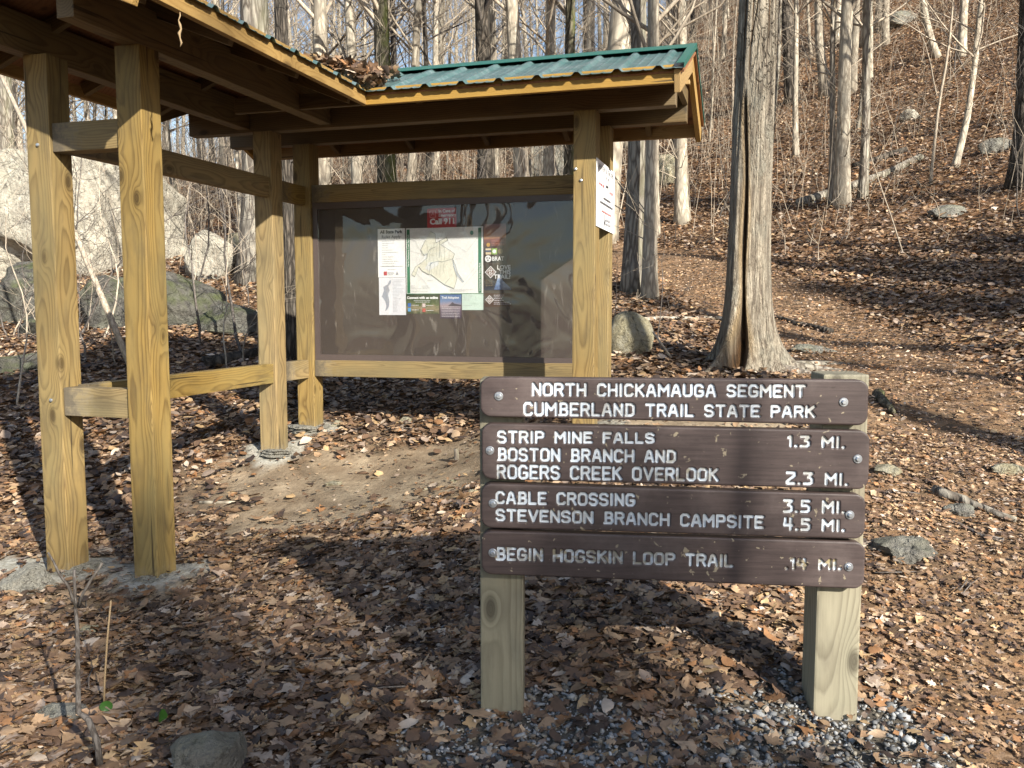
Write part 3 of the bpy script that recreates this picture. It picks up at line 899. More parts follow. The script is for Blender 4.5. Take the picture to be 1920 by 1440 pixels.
P = Poster('rules_sheet', 'white sheet headed All State Park Rules Apply, left of the map', 'notice', 0.216, 0.351, WHITE, board_at(0.592, 0.228), G_)
P.text('heading', 'All State Park', 0.108, 0.318, 0.032, INK, 0.0016, 'CENTER', 0.18)
P.text('subheading', 'Rules Apply', 0.108, 0.283, 0.030, INK, 0.0004, 'CENTER', 0.15)
P.lines('rules', [(0.034, 0.034 + w, 0.262 - i * 0.0165) for i, w in enumerate((0.10, 0.10, 0.045, 0.05, 0.085, 0.125, 0.03, 0.095, 0.08, 0.13, 0.11, 0.10))], GREYINK)
P.lines('motto', [(0.018, 0.20, 0.077), (0.075, 0.14, 0.054)], GREYINK)
P.rect('badge', 0.046, 0.014, 0.072, 0.042, RED)
P.lines('credit', [(0.078, 0.126, 0.033), (0.078, 0.13, 0.025), (0.078, 0.122, 0.017)], GREYINK)
P.poly('mountain_mark', [(0.142, 0.018), (0.153, 0.044), (0.164, 0.018)], GREYINK)

P = Poster('trail_list', 'pale sheet with a narrow grey river map under the rules sheet', 'notice', 0.213, 0.274, pm('paper', (0.68, 0.70, 0.76)), board_at(0.597, -0.048), G_)
riv = [(0.045, 0.03), (0.06, 0.06), (0.05, 0.10), (0.022, 0.135), (0.04, 0.18), (0.035, 0.205), (0.07, 0.225), (0.085, 0.252), (0.10, 0.255), (0.094, 0.232), (0.075, 0.21), (0.085, 0.18), (0.072, 0.15), (0.082, 0.10), (0.078, 0.06), (0.06, 0.035)]
P.poly('map_area', riv, pm('slate', (0.30, 0.33, 0.40)))
P.stroke('map_line', [[(0.05, 0.03), (0.066, 0.09), (0.06, 0.14), (0.066, 0.2), (0.09, 0.25)], [(0.02, 0.135), (0.075, 0.15)]], 0.0025, GREYINK)
P.lines('legend', [(0.11, 0.12 + random.uniform(0.02, 0.08), 0.255 - i * 0.0105) for i in range(23)], GREYINK, 0.002)

P = Poster('trail_map', 'large white park map with green side strips in the middle of the board', 'map', 0.589, 0.475, pm('mapwhite', (0.76, 0.78, 0.77)), board_at(0.816, 0.103), G_)
P.rect('edge', 0.0, 0.0, 0.589, 0.005, GREEN)
for x in (0.006, 0.553): P.rect('side_strip', x, 0.008, x + 0.024, 0.467, GREEN)
P.text('strip_title', 'North Chickamauga Creek State Park', 0.022, 0.20, 0.014, WHITE, 0.0003, 'LEFT', 0.23, math.pi / 2)
P.text('strip_title', 'Cumberland Trail State Park', 0.569, 0.02, 0.014, WHITE, 0.0003, 'LEFT', 0.2, math.pi / 2)


def mp(pts): return [((x - 445) / 905 * 0.589, (1060 - y) / 765 * 0.475) for x, y in pts]


TAN, TAN2 = pm('maptan', (0.70, 0.705, 0.61)), pm('maptan_pale', (0.73, 0.735, 0.66))
P.poly('map_area', mp([(740, 335), (795, 365), (805, 470), (850, 440), (930, 410), (945, 440), (850, 495), (890, 520), (970, 560), (1025, 600), (1010, 650), (1020, 700), (1000, 730), (1050, 880), (1015, 995), (900, 950), (740, 830), (715, 835), (640, 790), (600, 740), (550, 855), (512, 830), (560, 740), (640, 690), (690, 645), (700, 585), (640, 610), (625, 545), (680, 440)]), TAN)
P.poly('map_area', mp([(850, 500), (890, 520), (970, 560), (1020, 605), (960, 650), (880, 640), (840, 570)]), TAN2)
P.poly('map_area', mp([(715, 690), (835, 680), (835, 720), (760, 765), (720, 790), (670, 760)]), pm('mapwhite2', (0.70, 0.73, 0.74)))
lines_ = [[(740, 335), (795, 365), (805, 470), (930, 410), (945, 440), (860, 490), (970, 560), (1025, 600), (1000, 660), (1030, 720), (1060, 820), (1130, 920)],
          [(680, 440), (625, 545), (660, 610), (700, 600), (735, 540), (800, 515)], [(690, 645), (640, 690), (560, 740), (512, 830), (550, 855), (600, 740), (640, 790), (720, 835), (740, 700), (835, 680), (870, 690), (990, 660)],
          [(740, 830), (900, 950), (1015, 995), (1050, 880), (1010, 740)], [(960, 880), (900, 950)], [(850, 440), (850, 560), (840, 640)]]
P.stroke('map_outline', [mp(l) for l in lines_], 0.0028, pm('mapgrey', (0.24, 0.27, 0.27)))
P.stroke('map_road', [mp(l) for l in ([(500, 420), (560, 440), (600, 520), (660, 600)], [(920, 380), (960, 470), (1020, 520), (1075, 520), (1160, 580), (1290, 420)], [(1130, 915), (1290, 720)], [(500, 560), (640, 590)], [(1035, 655), (1105, 655)],
                                       [(640, 400), (700, 450)], [(1090, 1010), (1290, 780)], [(540, 790), (660, 900), (740, 1020)])], 0.0016, pm('mapline', (0.45, 0.47, 0.5)))
P.stroke('map_contour', [mp([(700 + 40 * i + 12 * math.sin(j * 1.3 + i), 480 + 60 * j + 25 * math.sin(i * 2.1 + j)) for j in range(7)]) for i in range(6)], 0.0014, pm('maplines', (0.42, 0.45, 0.40)))
P.stroke('map_creek', [mp(l) for l in ([(1000, 650), (1020, 760), (1060, 850), (1125, 925)], [(760, 700), (720, 730)])], 0.003, pm('mapblue', (0.12, 0.2, 0.34)))
P.disc('emblem', *mp([(1224, 365)])[0], 0.013, pm('teal', (0.02, 0.25, 0.22)), 16, 0.016)
P.lines('legend', [(x, x + w, y) for x, w, y in ((0.04, 0.03, 0.06), (0.04, 0.035, 0.05), (0.04, 0.08, 0.04), (0.13, 0.05, 0.06), (0.13, 0.06, 0.05), (0.13, 0.04, 0.04), (0.04, 0.13, 0.02), (0.34, 0.18, 0.032), (0.34, 0.12, 0.022), (0.17, 0.045, 0.10))], GREYINK, 0.002)


def photo_mat(name, stops, scale=20.0, amt=0.5, axis=1, h=0.2):
    """a printed photograph: soft bands of its own ink"""
    m, nt, b = new_mat('print_' + name)
    tc = N(nt, 'ShaderNodeTexCoord'); sx = N(nt, 'ShaderNodeSeparateXYZ'); L(nt, tc.outputs['Object'], sx.inputs[0])
    n = noise(nt, tc.outputs['Object'], scale, 5, 0.65)
    f = math_(nt, 'ADD', math_(nt, 'DIVIDE', sx.outputs[axis], h), math_(nt, 'MULTIPLY_ADD', n, amt, -amt / 2))
    L(nt, ramp(nt, f, stops), b.inputs['Base Color']); b.inputs['Roughness'].default_value = 0.4
    return m


mt = photo_mat('woods', [(0.0, (0.05, 0.07, 0.03)), (0.3, (0.25, 0.21, 0.13)), (0.45, (0.10, 0.13, 0.05)), (0.75, (0.03, 0.06, 0.02)), (1.0, (0.02, 0.03, 0.015))], 22, 0.9, 1, 0.139)
P = Poster('online_notice', 'green woodland notice reading Connect with us online, below the map', 'notice', 0.257, 0.139, mt, board_at(0.811, -0.038), G_)
P.text('heading', 'Connect with us online', 0.008, 0.108, 0.024, WHITE, 0.0012, width=0.242)
P.lines('small_print', [(0.06, 0.19, 0.093), (0.075, 0.185, 0.083)], WHITE, 0.0024)
for x, y, c in ((0.015, 0.05, 'blue'), (0.015, 0.016, 'skyblue'), (0.13, 0.048, 'rose'), (0.13, 0.012, 'brick')):
    P.rect('icon', x, y, x + 0.024, y + 0.026, pm(c, {'blue': (0.03, 0.13, 0.45), 'skyblue': (0.1, 0.32, 0.6), 'rose': (0.6, 0.5, 0.5), 'brick': (0.45, 0.1, 0.08)}[c]))
    P.lines('small_print', [(x + 0.03, x + 0.085, y + 0.01)], WHITE, 0.003)

mt = photo_mat('dusk', [(0.0, (0.05, 0.035, 0.06)), (0.35, (0.12, 0.09, 0.13)), (0.55, (0.30, 0.24, 0.28)), (0.72, (0.13, 0.20, 0.36)), (1.0, (0.06, 0.13, 0.30))], 14, 0.25, 1, 0.172)
P = Poster('adoption_notice', 'dusky blue notice reading Trail Adoption, below the map', 'notice', 0.163, 0.172, mt, board_at(1.077, -0.072), G_)
P.text('heading', 'Trail Adoption', 0.012, 0.143, 0.022, WHITE, 0.0005, width=0.134)
P.poly('mountain', [(0.06, 0.09), (0.08, 0.104), (0.095, 0.118), (0.11, 0.106), (0.162, 0.098), (0.162, 0.088)], pm('peak', (0.07, 0.06, 0.08)))
P.lines('small_print', [(0.012, 0.15, 0.081 - i * 0.0115) for i in range(7)], pm('palelines', (0.6, 0.58, 0.64)), 0.003)

P = Poster('plain_notice', 'small pale green paper, lower right of the map', 'notice', 0.16, 0.114, pm('mint', (0.52, 0.66, 0.60)), board_at(1.245, -0.011), G_)
P.lines('small_print', [(0.012, 0.08, 0.100), (0.012, 0.075, 0.092), (0.012, 0.07, 0.084), (0.012, 0.06, 0.072), (0.012, 0.08, 0.03)], GREYINK, 0.0022)
P.stroke('pattern', [[(0.02, 0.02), (0.06, 0.05), (0.12, 0.04)], [(0.05, 0.01), (0.09, 0.06)]], 0.0015, pm('mintline', (0.42, 0.58, 0.52)))

mt = photo_mat('sunset', [(0.0, (0.02, 0.02, 0.018)), (0.40, (0.05, 0.025, 0.02)), (0.60, (0.16, 0.05, 0.035)), (0.66, (0.50, 0.24, 0.10)), (0.82, (0.34, 0.17, 0.12)), (1.0, (0.17, 0.10, 0.12))], 8, 0.1, 1, 0.271)
P = Poster('sunset_notice', 'sunset coloured notice with the letters BRAT at its foot', 'notice', 0.165, 0.271, mt, board_at(1.41, 0.322), G_)
P.lines('small_print', [(0.058, 0.15, 0.155 - i * 0.011) for i in range(4)], pm('rosy', (0.45, 0.18, 0.14)), 0.003)
P.disc('badge', 0.034, 0.126, 0.014, pm('gold', (0.45, 0.25, 0.04)), 16)
P.rect('badge', 0.014, 0.058, 0.055, 0.10, pm('cream', (0.62, 0.52, 0.36)))
P.rect('badge', 0.014, 0.074, 0.055, 0.088, pm('navyink', (0.08, 0.1, 0.16)))
P.rect('badge', 0.059, 0.058, 0.10, 0.10, pm('lime', (0.25, 0.42, 0.10)))
P.disc('badge', 0.0795, 0.079, 0.014, WHITE, 14)
P.disc('badge', 0.125, 0.079, 0.018, pm('olive', (0.18, 0.15, 0.07)), 16)
P.disc('emblem', 0.034, 0.028, 0.024, WHITE, 22)
for k in range(3):
    a = 2 * math.pi * k / 3 + 0.4; st = []
    for q in range(10):
        rr = 0.0085 if q % 2 == 0 else 0.0036
        st.append((0.034 + 0.0105 * math.cos(a) + rr * math.cos(a + q * math.pi / 5), 0.028 + 0.0105 * math.sin(a) + rr * math.sin(a + q * math.pi / 5)))
    P.poly('star', st, INK)
P.text('initials', 'BRAT', 0.062, 0.014, 0.040, WHITE, 0.0008, width=0.088)

mt = photo_mat('falls', [(0.0, (0.02, 0.03, 0.05)), (0.5, (0.03, 0.025, 0.02)), (1.0, (0.035, 0.025, 0.02))], 20, 0.8, 1, 0.185)
P = Poster('trail_notice', 'dark notice reading LOVE THIS TRAIL? with a blue waterfall', 'notice', 0.205, 0.185, mt, board_at(1.414, 0.128), G_)
P.poly('waterfall', [(0.07, 0.004), (0.09, 0.06), (0.105, 0.11), (0.125, 0.11), (0.135, 0.07), (0.19, 0.02), (0.2, 0.004)], photo_mat('water', [(0.0, (0.04, 0.08, 0.2)), (0.5, (0.16, 0.25, 0.42)), (1.0, (0.5, 0.6, 0.75))], 60, 1.2, 1, 0.11))
P.text('slogan', 'LOVE\nTHIS\nTRAIL?', 0.195, 0.147, 0.042, WHITE, 0.0006, 'RIGHT', space=0.78)


def diamond(P, cx, cy, r):
    for k, (rr, c) in enumerate(((r, WHITE), (r * 0.86, pm('emblem_brown', (0.12, 0.045, 0.03))), (r * 0.70, WHITE), (r * 0.62, pm('emblem_brown', (0.12, 0.045, 0.03))))):
        P.poly('emblem', [(cx - rr, cy), (cx, cy - rr), (cx + rr, cy), (cx, cy + rr)], c)
    P.stroke('emblem', [[(cx - 0.3 * r, cy + 0.12 * r), (cx - 0.1 * r, cy + 0.34 * r), (cx + 0.22 * r, cy + 0.28 * r), (cx + 0.1 * r, cy), (cx - 0.2 * r, cy - 0.05 * r), (cx - 0.2 * r, cy - 0.25 * r), (cx + 0.05 * r, cy - 0.38 * r), (cx + 0.28 * r, cy - 0.1 * r)]], r * 0.11, WHITE)


diamond(P, 0.047, 0.128, 0.043)
P.lines('small_print', [(0.01, 0.06, 0.07 - 0.013 * i) for i in range(4)], pm('dimgold', (0.25, 0.2, 0.12)), 0.003)

P = Poster('trail_credit', 'small brown notice with a diamond emblem, lowest right on the board', 'notice', 0.202, 0.098, pm('darkbrown', (0.055, 0.028, 0.018)), board_at(1.417, 0.010), G_)
diamond(P, 0.036, 0.052, 0.032)
P.lines('small_print', [(0.068, 0.068 + w, 0.082 - 0.0125 * i) for i, w in enumerate((0.075, 0.07, 0.06, 0.075, 0.115, 0.125))], pm('palelines', (0.6, 0.58, 0.64)), 0.0034)

# white plate on the end posts
WB = Matrix((VX, HX, UX)).transposed().to_4x4()
P = Poster('white_plate', 'white metal sign with black and red print screwed across the end posts', 'sign', 0.635, 0.415, pm('platewhite', (0.80, 0.82, 0.85), 0.4),
           K4 @ Matrix.Translation(K(LB + 0.073, -0.548, 0.510)) @ WB, thick=0.004)
P.text('heading', 'HELP US KEEP OUR TRAILS OPEN', 0.3175, 0.362, 0.045, INK, 0.0004, 'CENTER', 0.52)
P.text('red_words', 'Do your part', 0.06, 0.262, 0.035, RED, 0.0006, 'LEFT', 0.19)
P.text('red_words', 'Stay apart', 0.43, 0.25, 0.035, RED, 0.0006, 'LEFT', 0.14)
for x in (0.305, 0.375):
    P.stroke('figure', [[(x, 0.235), (x, 0.318)]], 0.016, INK)
    P.disc('figure', x, 0.332, 0.011, INK, 14)
P.stroke('figure', [[(0.30, 0.282), (0.38, 0.282)]], 0.008, INK)
P.lines('small_print', [(0.21, 0.47, 0.19), (0.10, 0.55, 0.155)], INK, 0.012)
P.lines('red_print', [(0.15, 0.50, 0.105)], pm('redprint', (0.5, 0.12, 0.12)), 0.009)
P.stroke('mark', [[(0.25, 0.03), (0.26, 0.06), (0.258, 0.095)], [(0.275, 0.03), (0.262, 0.06)]], 0.014, INK)
P.lines('mark_words', [(0.30, 0.46, 0.06), (0.31, 0.48, 0.034)], GREYINK, 0.014)

# ------------------------------------------------------------------ the routed trail sign
sx_, sy_ = sw(0, 0)
sign = empty('trail_sign', (sx_, sy_, 0.0), 'brown four-board routed wooden trail sign on two grey posts', 'sign', rz=SD)


def SG(s, off, h): return Vector((s, off, h + CZ))


for c, top in ((0.070, -0.224), (1.140, -0.203)):
    g = h1(*sw(c, 0.07)) - CZ - 0.15
    member('post', SG(c, 0.07, g), SG(c, 0.07, top), 0.14, 0.14, UX, M['grey_post'], sign, bev=0.007)

GL = {' ': (2.6, []), '.': (0.7, [[(0.1, 0), (0.4, 0)]]), '?': (3, [])}


def gl(ch, w, *st): GL[ch] = (w, [list(q) for q in st])


gl('A', 4, ((0, 0), (1.3, 5.4), (2, 6), (2.7, 5.4), (4, 0)), ((0.5, 2), (3.5, 2)))
gl('B', 3.8, ((0.6, 0), (0.6, 6), (3, 6), (3.6, 5.2), (3.6, 3.8), (3, 3.1), (0.6, 3.1)), ((3, 3.1), (3.8, 2.3), (3.8, 0.8), (3, 0), (0, 0)))
gl('C', 3.6, ((3.6, 5), (2.8, 6), (0.9, 6), (0, 5), (0, 1), (0.9, 0), (2.8, 0), (3.6, 1)))
gl('D', 3.8, ((0.3, 0), (0.3, 6), (2.6, 6), (3.8, 4.9), (3.8, 1.1), (2.6, 0), (0, 0)))
gl('E', 3.4, ((3.4, 6), (0, 6), (0, 0), (3.4, 0)), ((0, 3.1), (2.8, 3.1)))
gl('F', 3.4, ((3.4, 6), (0, 6), (0, 0)), ((0, 3.1), (2.7, 3.1)))
gl('G', 3.8, ((3.6, 5.1), (2.8, 6), (0.9, 6), (0, 5), (0, 1), (0.9, 0), (2.9, 0), (3.8, 0.9), (3.8, 2.7), (2.2, 2.7)))
gl('H', 3.8, ((0, 0), (0, 6)), ((3.8, 0), (3.8, 6)), ((0, 3), (3.8, 3)))
gl('I', 0.6, ((0.3, 0), (0.3, 6)))
gl('K', 3.6, ((0, 0), (0, 6)), ((3.4, 6), (0.3, 2.9)), ((1.2, 3.5), (3.6, 0)))
gl('L', 3.2, ((0, 6), (0, 0), (3.2, 0)))
gl('M', 4.6, ((0, 0), (0, 6), (2.3, 2.6), (4.6, 6), (4.6, 0)))
gl('N', 3.7, ((0, 0), (0, 6), (3.7, 0), (3.7, 6)))
gl('O', 3.8, ((0.9, 0), (2.9, 0), (3.8, 1), (3.8, 5), (2.9, 6), (0.9, 6), (0, 5), (0, 1), (0.9, 0)))
gl('P', 3.6, ((0, 0), (0, 6), (2.8, 6), (3.6, 5.2), (3.6, 3.7), (2.8, 2.9), (0, 2.9)))
gl('R', 3.7, ((0, 0), (0, 6), (2.8, 6), (3.6, 5.2), (3.6, 3.8), (2.8, 3), (0, 3)), ((2.2, 3), (3.7, 0)))
gl('S', 3.6, ((3.5, 5.1), (2.7, 6), (0.9, 6), (0, 5.2), (0, 3.9), (0.8, 3.2), (2.8, 2.9), (3.6, 2.1), (3.6, 0.9), (2.7, 0), (0.9, 0), (0, 0.9)))
gl('T', 3.8, ((0, 6), (3.8, 6)), ((1.9, 6), (1.9, 0)))
gl('U', 3.7, ((0, 6), (0, 1), (0.9, 0), (2.8, 0), (3.7, 1), (3.7, 6)))
gl('V', 4, ((0, 6), (2, 0), (4, 6)))
gl('1', 1.3, ((0, 5.2), (1, 6), (1, 0)))
gl('2', 3.4, ((0, 6), (3.4, 6), (3.4, 4.6), (0, 1), (0, 0), (3.4, 0)))
gl('3', 3.4, ((0, 6), (3.4, 6), (1.7, 3.6), (2.6, 3.5), (3.4, 2.6), (3.4, 0.9), (2.6, 0), (0, 0)))
gl('4', 3.5, ((0.3, 6), (0, 2.4), (3.5, 2.4)), ((2.7, 6), (2.7, 0)))
gl('5', 3.4, ((3.4, 6), (0.2, 6), (0.2, 3.5), (2.5, 3.5), (3.4, 2.6), (3.4, 0.9), (2.5, 0), (0, 0)))


def letter_strokes(t, x0, yb0, yt0, x1, yb1, yt1, gap=1.9, wordgap=None):
    """strokes of a routed line of text filling the slightly sloping box given by its two ends"""
    adv = sum(GL[c][0] for c in t) + gap * (len(t) - 1)
    hw = 0.0050; out = []
    k = (x1 - x0 - 2 * hw) / adv; pen = 0
    for c in t:
        w, st = GL[c]
        for pth in st:
            q = []
            for (a, b) in pth:
                x = x0 + hw + (pen + a) * k; f = (x - x0) / (x1 - x0)
                yb, yt = yb0 + (yb1 - yb0) * f + hw, yt0 + (yt1 - yt0) * f - hw
                q.append((x, yb + (yt - yb) * b / 6))
            out.append(q)
        pen += w + gap
    return out


def sign_mat():
    m, nt, b = new_mat('painted_sign_board')
    at = N(nt, 'ShaderNodeAttribute', attribute_name='paint').outputs['Fac']
    v = mapping(nt, (1, 1, 1), rand=3); vg = mapping(nt, (4, 60, 90), rand=3)
    col = ramp(nt, noise(nt, vg, 1.5, 5, 0.65), [(0.3, (0.042, 0.030, 0.029)), (0.7, (0.080, 0.058, 0.055))])
    dust = ramp(nt, noise(nt, v, 5, 6, 0.7), [(0.5, (0, 0, 0)), (0.75, (1, 1, 1))])
    col = mix(nt, math_(nt, 'MULTIPLY', dust, 0.42), col, (0.155, 0.125, 0.118))
    scr = ramp(nt, noise(nt, mapping(nt, (14, 1, 130), rand=6), 1.0, 5, 0.7, 1.0), [(0.6, (0, 0, 0)), (0.7, (1, 1, 1))])
    col = mix(nt, math_(nt, 'MULTIPLY', scr, 0.5), col, (0.025, 0.018, 0.016))
    chip = ramp(nt, noise(nt, v, 34, 3, 0.6, 0.5), [(0.655, (0, 0, 0)), (0.68, (1, 1, 1))])
    col = mix(nt, math_(nt, 'MULTIPLY', chip, 0.7), col, (0.34, 0.29, 0.20))
    pn = noise(nt, v, 42, 5, 0.7)
    paint = ramp(nt, pn, [(0.3, (0.38, 0.44, 0.52)), (0.6, (0.57, 0.63, 0.70))])
    worn = N(nt, 'ShaderNodeAttribute', attribute_name='worn').outputs['Fac']
    wf = math_(nt, 'MULTIPLY', worn, ramp(nt, noise(nt, v, 26, 5, 0.7), [(0.42, (0, 0, 0)), (0.55, (1, 1, 1))]))
    paint = mix(nt, wf, paint, ramp(nt, pn, [(0.4, (0.30, 0.25, 0.14)), (0.65, (0.10, 0.07, 0.045))]))
    pf = ramp(nt, at, [(0.40, (0, 0, 0)), (0.6, (1, 1, 1))])
    col = mix(nt, pf, col, paint)
    L(nt, col, b.inputs['Base Color'])
    b.inputs['Roughness'].default_value = 0.5
    b.inputs['Specular IOR Level'].default_value = 0.4
    bump(nt, noise(nt, vg, 2.5, 6, 0.7), b, 0.25, 0.0015)
    return m


SIGNM = sign_mat()
M['board_back'] = plain('sign_board_edge', (0.075, 0.052, 0.046), 0.6)


def sign_board(corners, texts, bolts, worn, label):
    """corners: left top, left bottom, right top, right bottom heights (and x ends); texts routed 4 mm deep"""
    xl, xr, tl, bl, tr, br = corners
    st = 0.0021; n = int((xr - xl) / st); hm = max(tl - bl, tr - br); m_ = int(hm / st)
    s = np.linspace(xl, xr, n + 1); t = np.linspace(0, 1, m_ + 1)
    S, T = np.meshgrid(s, t); f = (S - xl) / (xr - xl)
    top = tl + (tr - tl) * f; bot = bl + (br - bl) * f
    Hh = bot + (top - bot) * T
    D = np.full(S.shape, 1.0)
    for tx in texts:
        for pth in letter_strokes(*tx):
            for (ax0, ay0), (bx, by) in zip(pth[:-1], pth[1:]):
                i0 = max(0, int((min(ax0, bx) - 0.012 - xl) / st)); i1 = min(n + 1, int((max(ax0, bx) + 0.012 - xl) / st) + 2)
                xs, ys = S[:, i0:i1], Hh[:, i0:i1]
                dx, dy = bx - ax0, by - ay0; l2 = dx * dx + dy * dy + 1e-12
                q = np.clip(((xs - ax0) * dx + (ys - ay0) * dy) / l2, 0, 1)
                D[:, i0:i1] = np.minimum(D[:, i0:i1], np.hypot(xs - ax0 - q * dx, ys - ay0 - q * dy))
    hw = 0.0060
    depth = 0.0060 * (1 - sstep(hw * 0.60, hw * 1.02, D))
    paint = 1 - sstep(hw * 0.64, hw * 0.84, D)  # paint narrower than the groove: brown walls stand in for their shade
    # eased rim
    e = np.minimum(np.minimum(S - xl, xr - S), np.minimum(top - Hh, Hh - bot))
    rad = 0.032
    cx = np.maximum(0, np.maximum(xl + rad - S, S - (xr - rad))); cy = np.maximum(0, np.maximum(Hh - (top - rad), bot + rad - Hh))
    rr = np.hypot(cx, cy); e = np.where((cx > 0) & (cy > 0), rad - rr, e)
    depth = depth + 0.004 * (1 - np.sqrt(np.clip(1 - (1 - np.clip(e / 0.006, 0, 1)) ** 2, 0, 1)))
    V = np.stack([S, -0.044 + depth, Hh + CZ], -1).reshape(-1, 3)
    ok = (e >= -0.0005).ravel()
    ix = np.arange(S.size).reshape(S.shape)
    Q = np.stack([ix[:-1, :-1], ix[:-1, 1:], ix[1:, 1:], ix[1:, :-1]], -1).reshape(-1, 4)
    Q = Q[ok[Q].all(1)]
    w = np.full(S.size, worn + 0.22) + (0.5 if worn > 0.3 else 0.25) * sstep(0.62, 0.95, f).ravel() + 0.25 * wav(S, Hh, 0.35, 6).ravel()
    me = np_mesh('board', V, Q, True, attrs={'paint': paint.ravel(), 'worn': np.clip(w, 0, 1)})
    me.materials.append(SIGNM)
    # rounded solid behind the routed face
    bm = bmesh.new(); ring = []
    for (cx_, cy_, a0) in ((xr - rad, tr - rad, 0), (xl + rad, tl - rad, 90), (xl + rad, bl + rad, 180), (xr - rad, br + rad, 270)):
        for k in range(9):
            a = R(a0 + k * 11.25); ring.append((cx_ + (rad - 0.0005) * math.cos(a), cy_ + (rad - 0.0005) * math.sin(a)))
    fr_ = [bm.verts.new((x, -0.0405, y + CZ)) for x, y in ring]; bk = [bm.verts.new((x, -0.002, y + CZ)) for x, y in ring]
    for k in range(len(ring)):
        j = (k + 1) % len(ring); bm.faces.new((fr_[k], fr_[j], bk[j], bk[k]))
    bm.faces.new(bk[::-1])
    back = bpy.data.meshes.new('edge'); bm.to_mesh(back); bm.free()
    o = link('board', me, None, sign); o['label'] = label
    link('board_body', back, M['board_back'], o)
    for bx, bh in bolts:
        c = SG(bx, -0.0445, bh)
        mb = MB(); mb.tube([c + Vector((0, 0.001, 0)), c - Vector((0, 0.0022, 0)), c - Vector((0, 0.003, 0))], [0.0135, 0.0135, 0.0125], 24)
        w_ = mb.build('washer', M['steel'], o)
        mb = MB(); mb.tube([c - Vector((0, 0.003, 0)), c - Vector((0, 0.008, 0)), c - Vector((0, 0.0095, 0))], [0.008, 0.008, 0.006], 6)
        mb.build('bolt', M['steel'], o)


sign_board((0.006, 1.194, -0.213, -0.336, -0.217, -0.357),
           [('NORTH CHICKAMAUGA SEGMENT', 0.166, -0.273, -0.228, 1.007, -0.273, -0.231), ('CUMBERLAND TRAIL STATE PARK', 0.140, -0.335, -0.288, 1.038, -0.335, -0.295)],
           [(0.064, -0.272), (1.119, -0.285)], 0.0, 'top board naming the trail segment and park')
sign_board((0.010, 1.203, -0.358, -0.534, -0.373, -0.555),
           [('STRIP MINE FALLS', 0.058, -0.422, -0.378, 0.550, -0.419, -0.382), ('1.3 MI.', 0.953, -0.426, -0.387, 1.132, -0.430, -0.390),
            ('BOSTON BRANCH AND', 0.058, -0.478, -0.432, 0.617, -0.479, -0.436), ('ROGERS CREEK OVERLOOK', 0.056, -0.535, -0.486, 0.748, -0.536, -0.492),
            ('2.3 MI.', 0.952, -0.543, -0.500, 1.145, -0.546, -0.504)],
           [(0.036, -0.443), (1.167, -0.460)], 0.12, 'second board with three lines of place names')
sign_board((0.008, 1.197, -0.548, -0.690, -0.571, -0.711),
           [('CABLE CROSSING', 0.053, -0.615, -0.571, 0.492, -0.618, -0.574), ('3.5 MI.', 0.946, -0.632, -0.587, 1.139, -0.633, -0.591),
            ('STEVENSON BRANCH CAMPSITE', 0.053, -0.670, -0.627, 0.891, -0.684, -0.640), ('4.5 MI.', 0.948, -0.688, -0.644, 1.140, -0.690, -0.650)],
           [(0.045, -0.611), (1.149, -0.635)], 0.05, 'third board reading Cable Crossing')
sign_board((0.008, 1.201, -0.700, -0.840, -0.721, -0.869),
           [('BEGIN HOGSKIN LOOP TRAIL', 0.053, -0.796, -0.751, 0.799, -0.808, -0.765), ('.14 MI.', 0.955, -0.812, -0.772, 1.133, -0.812, -0.775)],
           [(0.044, -0.770), (1.151, -0.799)], 0.45, 'lowest board with worn yellowed letters')

# ------------------------------------------------------------------ fallen leaves (uncountable) and gravel
PAL = np.array([(0.200, 0.125, 0.072), (0.145, 0.089, 0.055), (0.27, 0.18, 0.108), (0.35, 0.25, 0.163), (0.090, 0.057, 0.039), (0.235, 0.122, 0.056),
                (0.40, 0.325, 0.255), (0.25, 0.19, 0.148), (0.048, 0.033, 0.026), (0.32, 0.22, 0.118)])
PALW = np.array([18, 18, 14, 9, 16, 8, 5, 6, 13, 6], float); PALW /= PALW.sum()


def leaf_templates(nseg, count, seed):
    """curled dead leaves: midrib plus two edges, lobed like oak or plain like beech"""
    g = np.random.default_rng(seed); out = []
    t = np.linspace(0, 1, nseg)
    for k in range(count):
        wid = g.uniform(0.24, 0.40)
        w = wid * np.sin(np.pi * np.clip(t, 0.02, 0.985)) ** 0.75
        if nseg > 6 and k % 3 != 2: w = w * (1 + 0.55 * np.cos(2 * np.pi * (g.choice([3, 3.5, 4]) * t + g.uniform(0, 1))))
        if k % 5 == 4: w = w * (0.7 + 0.9 * (t > 0.35) * (t < 0.75))
        y = t - 0.5
        cu, fo, tw = g.uniform(-0.5, 0.7) * (1 if k % 4 == 0 else 0.45), g.uniform(-0.2, 0.6) * (1 if k % 4 == 0 else 0.5), g.uniform(-0.6, 0.6)
        bend = g.uniform(-0.12, 0.12) * np.sin(np.pi * t)
        mid = np.stack([bend, y, cu * y * y - 0.05], -1)
        L_ = np.stack([bend - w, y + g.uniform(-0.05, 0.05, nseg), cu * y * y + fo * w + tw * w * y + g.uniform(-0.03, 0.03, nseg)], -1)
        R_ = np.stack([bend + w, y + g.uniform(-0.05, 0.05, nseg), cu * y * y + fo * w * g.uniform(0.3, 1.2) - tw * w * y + g.uniform(-0.03, 0.03, nseg)], -1)
        out.append(np.concatenate([L_, mid, R_]))
    i = np.arange(nseg - 1)
    f = np.concatenate([np.stack([i, i + nseg, i + nseg + 1, i + 1], -1), np.stack([i + nseg, i + 2 * nseg, i + 2 * nseg + 1, i + nseg + 1], -1)])
    return np.array(out), f


